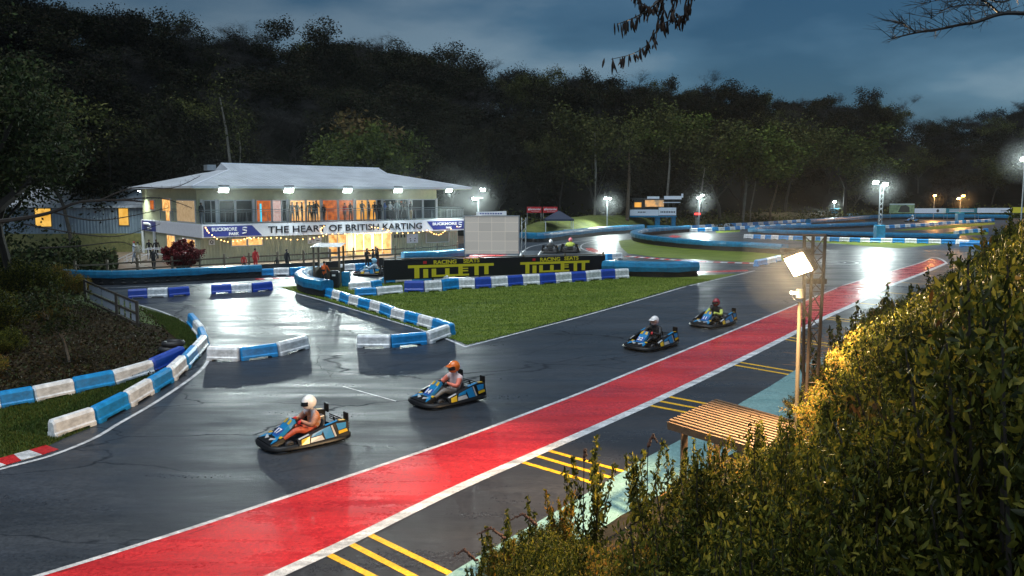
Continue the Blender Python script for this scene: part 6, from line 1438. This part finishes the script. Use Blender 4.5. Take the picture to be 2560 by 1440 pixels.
def grd(px, Y, top, bot, label, pose='stand', face=-1.57, hat=None, h=1.72, z=0): person((px-1280)/F*Y, Y, G(Y)+z, face, top, bot, label, pose, hat, h)
grd(637, 60.5, RD, RD, 'person in red overalls standing behind the rail fence', 'stand', 1.2)
grd(608, 60.5, RD, BK, 'short person in red hood bending behind the fence', 'crouch', -1.2, h=1.25)
grd(716, 59.5, BK, BK, 'person in long black coat by the rail fence', 'stand', 1.0)
grd(690, 59.8, BK, JN, 'short person in black left of the long black coat', 'stand', 2.0, h=1.1)
grd(917, 60.5, BK, BK, 'person in black in front of the bright glass doors, leftmost of three', 'phone', -.8)
grd(932, 60.2, BK, BK, 'middle person in black in front of the bright glass doors', 'stand', .4)
grd(943, 60.8, BK, (.12, .02, .02), 'person in black jacket and dark red trousers by the glass doors', 'phone', 2.9)
grd(334, 64, (.5, .55, .62), (.25, .3, .38), 'person in pale top and jeans near the stair', 'walk', -2.6, mat('red_cap', (.4, .02, .02), .6), z=.3)
grd(344, 63.5, (.5, .47, .36), KH, 'person in cream jacket and khaki trousers near the stair', 'walk', 2.4, z=.3)
grd(382, 60, BK, BK, 'person in black hoodie and white cap walking left of the red shrub', 'walk', -1.6, WHITE, 1.78)
grd(372, 72, BK, BK, 'distant dark figure under the clubhouse left entrance', 'stand', -1.0)
grd(390, 72.5, BK, BK, 'dark figure at the right of the clubhouse left entrance', 'stand', 2.0)
grd(1389, 121, RD, BK, 'marshal in red jacket under the navy gazebo', 'stand', .8, h=1.8)
grd(1402, 120.5, BK, BK, 'dark figure between two orange marshals under the gazebo', 'stand', 2.0, h=1.8)
grd(1417, 121, OR, BK, 'marshal in orange jacket under the gazebo', 'lean', 2.6, h=1.7)
mm = at(812, 722); person(mm.x, mm.y, mm.z, R(70), OR, BK, 'marshal in bright orange jacket with his back to us in the hut', 'lean', None, 1.66)
t = [o for o in COL.objects if o.get('label', '').startswith('marshal in bright orange')][0]
MB().box((-.135, 0, 1.18), (.04, .26, .10)).build('reflective_band', BLACK, t)

#@@ HAZE
hz = MB(); hz.box((0, 570, 46), (1810, 1270, 99)); hm = bpy.data.materials.new('drizzle_haze'); hm.use_nodes = True; hn = hm.node_tree; hn.nodes.remove(hn.nodes['Principled BSDF'])
pv = hn.nodes.new('ShaderNodeVolumePrincipled'); pv.inputs['Density'].default_value = .00008; pv.inputs['Anisotropy'].default_value = .75; pv.inputs['Color'].default_value = (.85, .9, .95, 1)
hn.links.new(pv.outputs[0], hn.nodes['Material Output'].inputs['Volume'])
hz = hz.build('haze', hm); hz['kind'] = 'stuff'; hz['label'] = 'thin drizzly haze in the dusk air'
#@@ END
